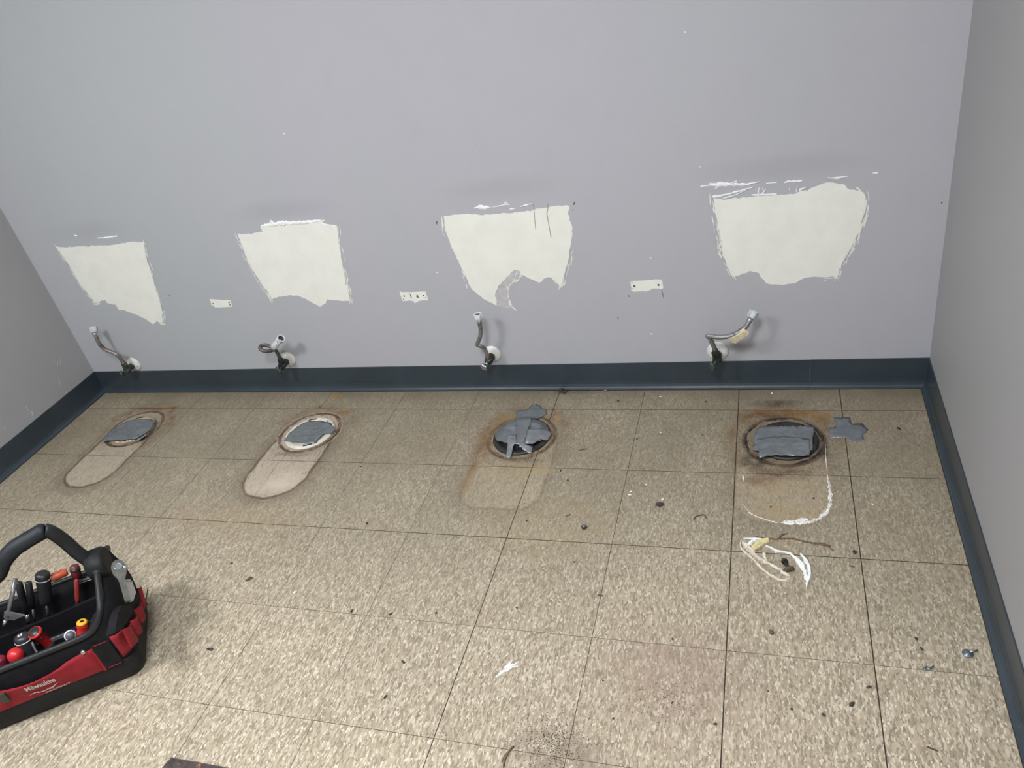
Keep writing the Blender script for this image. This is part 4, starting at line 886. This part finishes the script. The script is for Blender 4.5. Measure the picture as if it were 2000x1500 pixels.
# dark buckle on the pocket, snap on the fabric above
p = at_y(9, 1358, -.016); mb = MB(); mb.box((0, 0, 0), (.016, .008, .030)); mb.v = [L(q.x+p.x, q.y+pocket_y(p.x, p.z)-.004, q.z+p.z) for q in mb.v]; obj('buckle', mb, mat('olive_buckle', (.04, .04, .03), .5), fp)
p = at_y(162, 1275, -.012); mb = MB(); mb.lathe(L(p.x, -.006, p.z), L(p.x, -1, p.z), [(0, .006), (.006, .006), (.008, .004)], 14); obj('snap', mb, STL, bag)
# black stitched pocket between the red panel and the corner, piped in red
x0_, x1_ = -.040, .002; mb = MB(); mb.box((0, 0, 0), (x1_-x0_, .005, .082)); mb.v = [L(q.x+(x0_+x1_)/2, q.y-.0080, q.z+.115) for q in mb.v]; sp_ = obj('side_pocket', mb, FAB, bag)
for za in (.157, .0745):
    mb = MB(); mb.tube([L(x0_+.006, -.0115, za), L(x1_-.004, -.0115, za)], .0011, 6); obj('piping', mb, RED, sp_)
# tool loops round the right end
def pocket_quad(c4, bulge, nrm, th=.003):
    mb = MB(); n = 6; G = []
    for j in range(n+1):
        for i in range(n+1):
            s_, t = i/n, j/n; p = c4[0].lerp(c4[1], s_).lerp(c4[3].lerp(c4[2], s_), t); G.append(p+nrm*bulge*math.sin(math.pi*s_)*(1-.6*t))
    F = [(j*(n+1)+i, j*(n+1)+i+1, (j+1)*(n+1)+i+1, (j+1)*(n+1)+i) for j in range(n) for i in range(n)]
    mb.add([L(*p) for p in G], F, True); bk = [p-nrm*th for p in G]; mb.add([L(*p) for p in bk], [f[::-1] for f in F], True)
    m_ = n+1; loop = list(range(m_))+[j*m_+n for j in range(1, m_)]+[n*m_+i for i in range(n-1, -1, -1)]+[j*m_ for j in range(n-1, 0, -1)]
    k = len(loop); mb.add([L(*G[i]) for i in loop]+[L(*bk[i]) for i in loop], [(i, (i+1) % k, k+(i+1) % k, k+i) for i in range(k)])
    return mb
c4 = [at_y(213, 1245, -.010), at_y(239, 1230, -.004), at_y(261, 1262, -.002), at_y(241, 1283, -.008)]
obj('tool_loop', pocket_quad(c4, .006, Vector((.4, -1, 0)).normalized()), RED, bag)
for (tl, tr, br, bl, xx, bg) in (((239,1230),(254,1219),(271,1249),(258,1264),.058,.010), ((255,1213),(266,1203),(279,1231),(270,1242),.059,.010), ((263,1191),(274,1174),(285,1204),(277,1218),.059,.010), ((270,1150),(275,1146),(285,1173),(281,1192),.057,.006)):
    c4 = [at_x(*tl, xx), at_x(*tr, xx), at_x(*br, xx-.004), at_x(*bl, xx-.004)]
    obj('tool_loop', pocket_quad(c4, bg, Vector((1, -.2, 0)).normalized()), RED, bag)
# black upper end pocket that carries the wrench
q = [at_x(x, y, .056) for x, y in ((230, 1200), (238, 1181), (250, 1183), (263, 1168), (271, 1148), (275, 1166), (264, 1192), (250, 1214), (237, 1231), (224, 1236))]; k_ = len(q)
mb = MB(); mb.add([L(*p) for p in q]+[L(BX1+.006, p.y, p.z) for p in q], [tuple(range(k_)), tuple(range(2*k_-1, k_-1, -1))]+[(i_, (i_+1) % k_, k_+(i_+1) % k_, k_+i_) for i_ in range(k_)]); obj('end_pocket', mb, FAB, bag)
p0, p1 = at_x(284, 1176, .040), at_x(289, 1148, .040); mb = MB(); mb.tube([L(*p0), L(*p1)], .0016, 8); mb.lathe(L(*at_x(284, 1183, .040)), L(*p0), [(0, .003), (.004, .005), (.010, .005), (.014, .002)], 10); obj('zip_pull', mb, BLKP, bag)
# interior dividers and the inner label
mb = MB()
dv = [(BX0+.012, .150, .172), (-.26, .140, .176), (-.13, .136, .182), (BX1-.020, .140, .190)]
mb.loft([[L(x, y-.004, .034), L(x, y-.004, z-.004), L(x, y, z), L(x, y+.004, z-.004), L(x, y+.004, .034)] for x, y, z in dv], True, True, True, False); obj('divider', mb, FABI, bag)
mb = MB(); mb.loft([[L(x, y-.045, .034), L(x, y-.045, z-.036), L(x, y-.042, z-.032), L(x, y-.039, z-.036), L(x, y-.039, .034)] for x, y, z in dv], True, True, True, False); obj('divider', mb, FABI, bag)
a, b_ = at_y(154, 1137, BY1-.015), at_y(181, 1128, BY1-.015)
mb = MB(); letter(mb, 'Milwaukee', L(*a), L(*b_), .010, upn, nf, .2, .02); mb.tube([L(*(a-Vector((0, .001, .004)))), L(*(b_-Vector((0, .001, .004))))], .0008, 6); obj('inner_label', mb, WHT, bag, 'white printed label inside the back wall')

# ---------------------------------------------------------------- tools in the bag (each a thing of its own)
def tool(name, label, cat, top, low, prof, m, extra=()):
    """a handle turned about the line top > low (bag space); extra = (part name, profile, material)"""
    a, b = L(*top), L(*low); r_ = thing(name, label, cat, b, 0, 'tools standing in the bag')
    mb = MB(); mb.lathe(a, b, prof, 18); obj('handle', mb, m, r_)
    for nm, pr, mm in extra: mb = MB(); mb.lathe(a, b, pr, 20, caps=(nm != 'cap', True)); obj(nm, mb, mm, r_)
    return r_, a, b
def drv(Ln, R, crown=.4): return [(0, R*crown), (.002, R*.8), (.006, R*.97), (.012, R), (Ln*.45, R*.92), (Ln*.7, R*.80), (Ln*.9, R*.9), (Ln, R*.55)]
t_, l_ = at_y(41, 1240, .062), at_y(70, 1292, .050)
r_, a, b_ = tool('screwdriver', 'fat black screwdriver with white ring and white top symbol', 'screwdriver', t_, t_.lerp(l_, 1.0), drv(.105, .0195), BLKP,
    (('ring', [(.0145, .0197), (.0150, .0203), (.0165, .0203), (.0170, .0197)], WHTP), ('shaft', [(.10, .004), ((L(*l_)-L(*t_)).length+.02, .004)], STL)))
ax = (b_-a).normalized(); side = (CAM-a); side = (side-ax*side.dot(ax)).normalized(); cr = ax.cross(side)
mb = MB()
for s_ in (-1, 1):
    mb.add([a+cr*(.003*s_)+side*(-.006)-ax*.0008, a+cr*(.003*s_+.004)+side*(-.004)-ax*.0008, a+cr*(.003*s_+.005)+side*.007-ax*.0008, a+cr*(.003*s_+.001)+side*.005-ax*.0008], [(0, 1, 2, 3)])
obj('top_symbol', mb, WHTP, r_)
mb = MB(); sd2 = (side*.9-cr*.44).normalized(); letter(mb, 'Milwaukee', a+ax*.024+sd2*.0196, a+ax*.066+sd2*.0190, .006, sd2.cross(ax), sd2, 0, .02, .0004); obj('lettering', mb, WHT, r_)
t_, l_ = at_y(66, 1234, .058), at_y(104, 1264, .074)
r_, a, b_ = tool('multi_driver', 'red folding driver with round dark end cap lying across the tools', 'screwdriver', t_, l_, [(0, .010), (.001, .0165), (.005, .0175), (.008, .0165), (.012, .0125), (.060, .0125), (.075, .0120), (.080, .008)], REDP,
    (('end_cap', [(-.0008, 0.0), (-.0006, .0135), (.0012, .0142)], BLKP), ('tail', [(.058, .0130), (.076, .0135), (.084, .009)], BLKP)))
mb = MB(); ax = (b_-a).normalized(); side = CAM-a; side = (side-ax*side.dot(ax)).normalized(); mb.lathe(a+ax*.024+side*.0115, a+ax*.024+side, [(0, .0045), (.0014, .0040), (.0006, .0018)], 12); obj('button', mb, BLKP, r_)
t_, l_ = at_y(27, 1268, .040), at_y(40, 1305, .034)
tool('screwdriver', 'red ball-topped screwdriver left of the fat black one', 'screwdriver', t_, l_, [(0, 0), (.001, .008), (.005, .0145), (.012, .0180), (.022, .0185), (.034, .016), (.04, .012)], REDP, (('neck', [(.036, .0125), (.050, .0125), (.075, .008)], BLKP), ('shaft', [(.07, .0035), (.14, .0035)], STL)))
t_, l_ = at_y(-2, 1283, .040), at_y(6, 1315, .034)
tool('screwdriver', 'dark red screwdriver handle cut off by the left edge', 'screwdriver', t_, l_, drv(.09, .014), mat('dark_red_plastic', (.16, .012, .03), .4), (('shaft', [(.08, .0035), (.14, .0035)], STL),))
t_, l_ = at_y(160, 1214, .060), at_y(166, 1254, .055)
tool('screwdriver', 'red screwdriver with a yellow ringed top near the right end', 'screwdriver', t_, l_, [(.0020, .0095), (.003, .0125), (.012, .0145), (.020, .0125), (.028, .0150), (.036, .0185), (.050, .0170), (.075, .012)], REDP,
     (('cap', [(-.0010, .0045), (-.0012, .0100), (.0005, .0120), (.0060, .0135), (.0062, .010)], YEL), ('cap_hole', [(.0012, 0), (.0012, .0050), (.003, .0050)], BLKP), ('shaft', [(.07, .0035), (.14, .0035)], STL)))
t_ = at_y(137, 1241, .045); l_ = t_ + (BI.to_3x3() @ ray(137, 1241)).normalized()*.05
tool('socket', 'grey ring-ended socket beside the yellow-topped screwdriver', 'socket', t_, l_, [(0, .0115), (.0006, .0138), (.003, .0142), (.05, .0135)], mat('pale_grey_rim', (.52, .55, .58), .35, .5), (('bore', [(-.0006, 0), (-.0004, .0112), (.001, .0112)], mat('mesh_grey', (.12, .125, .14), .5, .3, .4, 500)),))
a, b_ = L(*at_y(100, 1250, .050)), L(*at_y(147, 1232, .058)); r_ = thing('steel_bar', 'grey flat steel bar lying in the front compartment', 'steel bar', a.lerp(b_, .5), 0, 'tools standing in the bag')
mb = MB(); ax = (b_-a).normalized(); up_ = Vector((0, 0, 1)); nn = ax.cross(up_).normalized(); w2 = (up_-ax*up_.dot(ax)).normalized()
P = [a-w2*.004, b_-w2*.004, b_+w2*.005, a+w2*.005]; mb.add(P+[p+nn*.003 for p in P], [(0, 1, 2, 3), (7, 6, 5, 4), (0, 4, 5, 1), (1, 5, 6, 2), (2, 6, 7, 3), (3, 7, 4, 0)]); obj('bar', mb, GREY, r_)
mb = MB(); mb.lathe(b_.lerp(a, .06)+nn*.0028, b_.lerp(a, .06)+nn, [(0, .003), (.001, .003), (.0014, .0015)], 10); obj('rivet', mb, STL, r_)
# tools in the back compartment
t_, l_ = at_y(82, 1118, .205), at_y(88, 1160, .200)
tool('screwdriver', 'black screwdriver with thin white ring in the back compartment', 'screwdriver', t_, l_, drv(.10, .0180), BLKP, (('ring', [(.0185, .0178), (.0190, .0184), (.0203, .0184), (.0208, .0178)], WHTP), ('shaft', [(.09, .004), (.15, .004)], STL)))
t_, l_ = at_y(36, 1136, .212), at_y(44, 1168, .205)
tool('pliers', 'black plier grip left of the ringed back screwdriver', 'pliers', t_, l_, [(0, .004), (.004, .0085), (.03, .0095), (.07, .008), (.1, .006)], BLKP, (('pivot', [(.1, .006), (.13, .004)], STL),))
t_, l_ = at_y(55, 1136, .212), at_y(59, 1160, .206)
tool('hex_key', 'small black rounded handle between plier grip and back screwdriver', 'hex key', t_, l_, [(0, .005), (.003, .0085), (.03, .0085), (.08, .007)], BLKP, (('shaft', [(.075, .003), (.12, .003)], STL),))
t_, l_ = at_y(149, 1131, .190), at_y(151, 1172, .178)
tool('slim_pliers', 'slim red plier handle against the dark divider', 'pliers', t_, l_, [(0, .003), (.004, .0058), (.03, .0062), (.06, .0058), (.075, .004)], mat('dull_red_grip', (.24, .025, .025), .5), (('tip', [(.072, .0045), (.085, .003)], STL),))
t_, l_ = at_y(132, 1116, .225), at_y(104, 1128, .215)
tool('utility_knife', 'orange-red knife handle lying along the back wall', 'knife', t_, l_, [(0, .006), (.004, .010), (.03, .0115), (.05, .008), (.06, .003)], mat('orange_red_plastic', (.42, .07, .03), .45), (('blade', [(.055, .004), (.07, .002)], GREY),))
t_, l_ = at_y(144, 1103, .215), at_y(150, 1124, .205)
tool('pliers', 'dark red plier grip under the handle arm', 'pliers', t_, l_, [(0, .006), (.003, .011), (.012, .0125), (.04, .011)], mat('maroon_grip', (.13, .02, .02), .4), (('band', [(.010, .0126), (.012, .0132), (.016, .0132), (.018, .0126)], BLKP),))
# grey T-square clamp
a, b_ = L(*at_y(31, 1130, .150)), L(*at_y(14, 1206, .112)); r_ = thing('bar_clamp', 'grey bar clamp with plain rod and angled foot at the left edge', 'clamp', b_, 0, 'tools standing in the bag')
mb = MB(); mb.tube([a, b_], .0056, 12); obj('rod', mb, GREY, r_)
q = [L(*at_y(x, y, .110)) for x, y in ((8, 1196), (18, 1197), (48, 1203), (26, 1212), (14, 1210), (7, 1207))]; n_ = BM.to_3x3() @ Vector((0, .006, 0))
mb = MB(); mb.add(q+[p+n_ for p in q], [tuple(range(6)), tuple(range(11, 5, -1))]+[(i, (i+1) % 6, 6+(i+1) % 6, 6+i) for i in range(6)]); obj('foot', mb, GREY, r_)
c = L(*at_y(11, 1211, .105)); d_ = L(*at_y(8, 1222, .102)); mb = MB(); mb.tube([c, d_], [.0045, .0050], 12); obj('screw_tip', mb, STL, r_)
# wrench and white case on the end panel
hd, sh = at_x(229, 1100, .074), at_x(250, 1174, .086)
r_ = thing('ratchet_wrench', 'chrome ratchet wrench in the end pocket of the bag', 'wrench', L(*sh), 0, 'tools standing in the bag')
ax3 = (L(*sh)-L(*hd)).normalized(); vn = CAM-L(*hd); vn = (vn-ax3*vn.dot(ax3)).normalized(); sdv = ax3.cross(vn)
def flatlathe(mb, pts, th):       # outline in (along, across) with thickness
    f_ = [L(*hd)+ax3*p[0]+sdv*p[1]+vn*th/2 for p in pts]; g2_ = [p-vn*th for p in f_]; n = len(pts)
    mb.add(f_+g2_, [tuple(range(n)), tuple(range(2*n-1, n-1, -1))]+[(i, (i+1) % n, n+(i+1) % n, n+i) for i in range(n)])
Lw = (L(*sh)-L(*hd)).length
mb = MB(); out = []
for i in range(13):
    t = math.pi*(.5+i/12); out.append((.016+.024*math.cos(t), -.0165*math.sin(t)))
out = [(.016+.024*math.cos(math.pi/2+math.pi*i/12), .0165*math.sin(math.pi/2+math.pi*i/12)) for i in range(13)]
out += [(.030, -.0155), (.044, -.009), (.050, -.0075), (Lw, -.0068), (Lw, .0068), (.050, .0075), (.044, .009), (.030, .0155)]
flatlathe(mb, out, .008); obj('wrench_body', mb, mat('worn_chrome', (.20, .20, .185), .36, .85, .2, 60), r_)
mb = MB(); c = L(*hd)+ax3*.012; mb.lathe(c+vn*.0045, c+vn, [(0, .0105), (.0015, .0100), (.0012, .0070), (.0004, .0068)], 16); obj('drive_ring', mb, GREY, r_)
mb = MB(); c = L(*hd)+ax3*.018-sdv*.015; mb.lathe(c-vn*.004, c+vn, [(0, .0055), (.009, .0060), (.0105, .003)], 14); obj('reverse_lever', mb, CHROME, r_)
q4 = [at_x(x, y, .071) for x, y in ((241, 1136), (247, 1132), (254, 1131), (258, 1136), (266, 1157), (260, 1174), (254, 1172))]
r_ = thing('white_case', 'white plastic case beside the wrench in the end pocket', 'case', L(*q4[-1]), 0, 'tools standing in the bag')
n_ = BM.to_3x3() @ Vector((-.007, 0, 0)); f_ = [L(*p) for p in q4]; k = len(f_); cen = sum(f_, Vector())/k
mb = MB(); fr_ = [p.lerp(cen, .10)-n_*.15 for p in f_]; mb.add(f_+[p+n_ for p in f_]+fr_, [tuple(range(2*k, 3*k)), tuple(range(2*k-1, k-1, -1))]+[(i, (i+1) % k, k+(i+1) % k, k+i) for i in range(k)]+[(i, 2*k+i, 2*k+(i+1) % k, (i+1) % k) for i in range(k)]); obj('shell', mb, WHTP, r_)
mb = MB(); mb.tube([f_[0]-n_*.02, f_[3]-n_*.02], .0015, 6); obj('lid_seam', mb, GREY, r_)
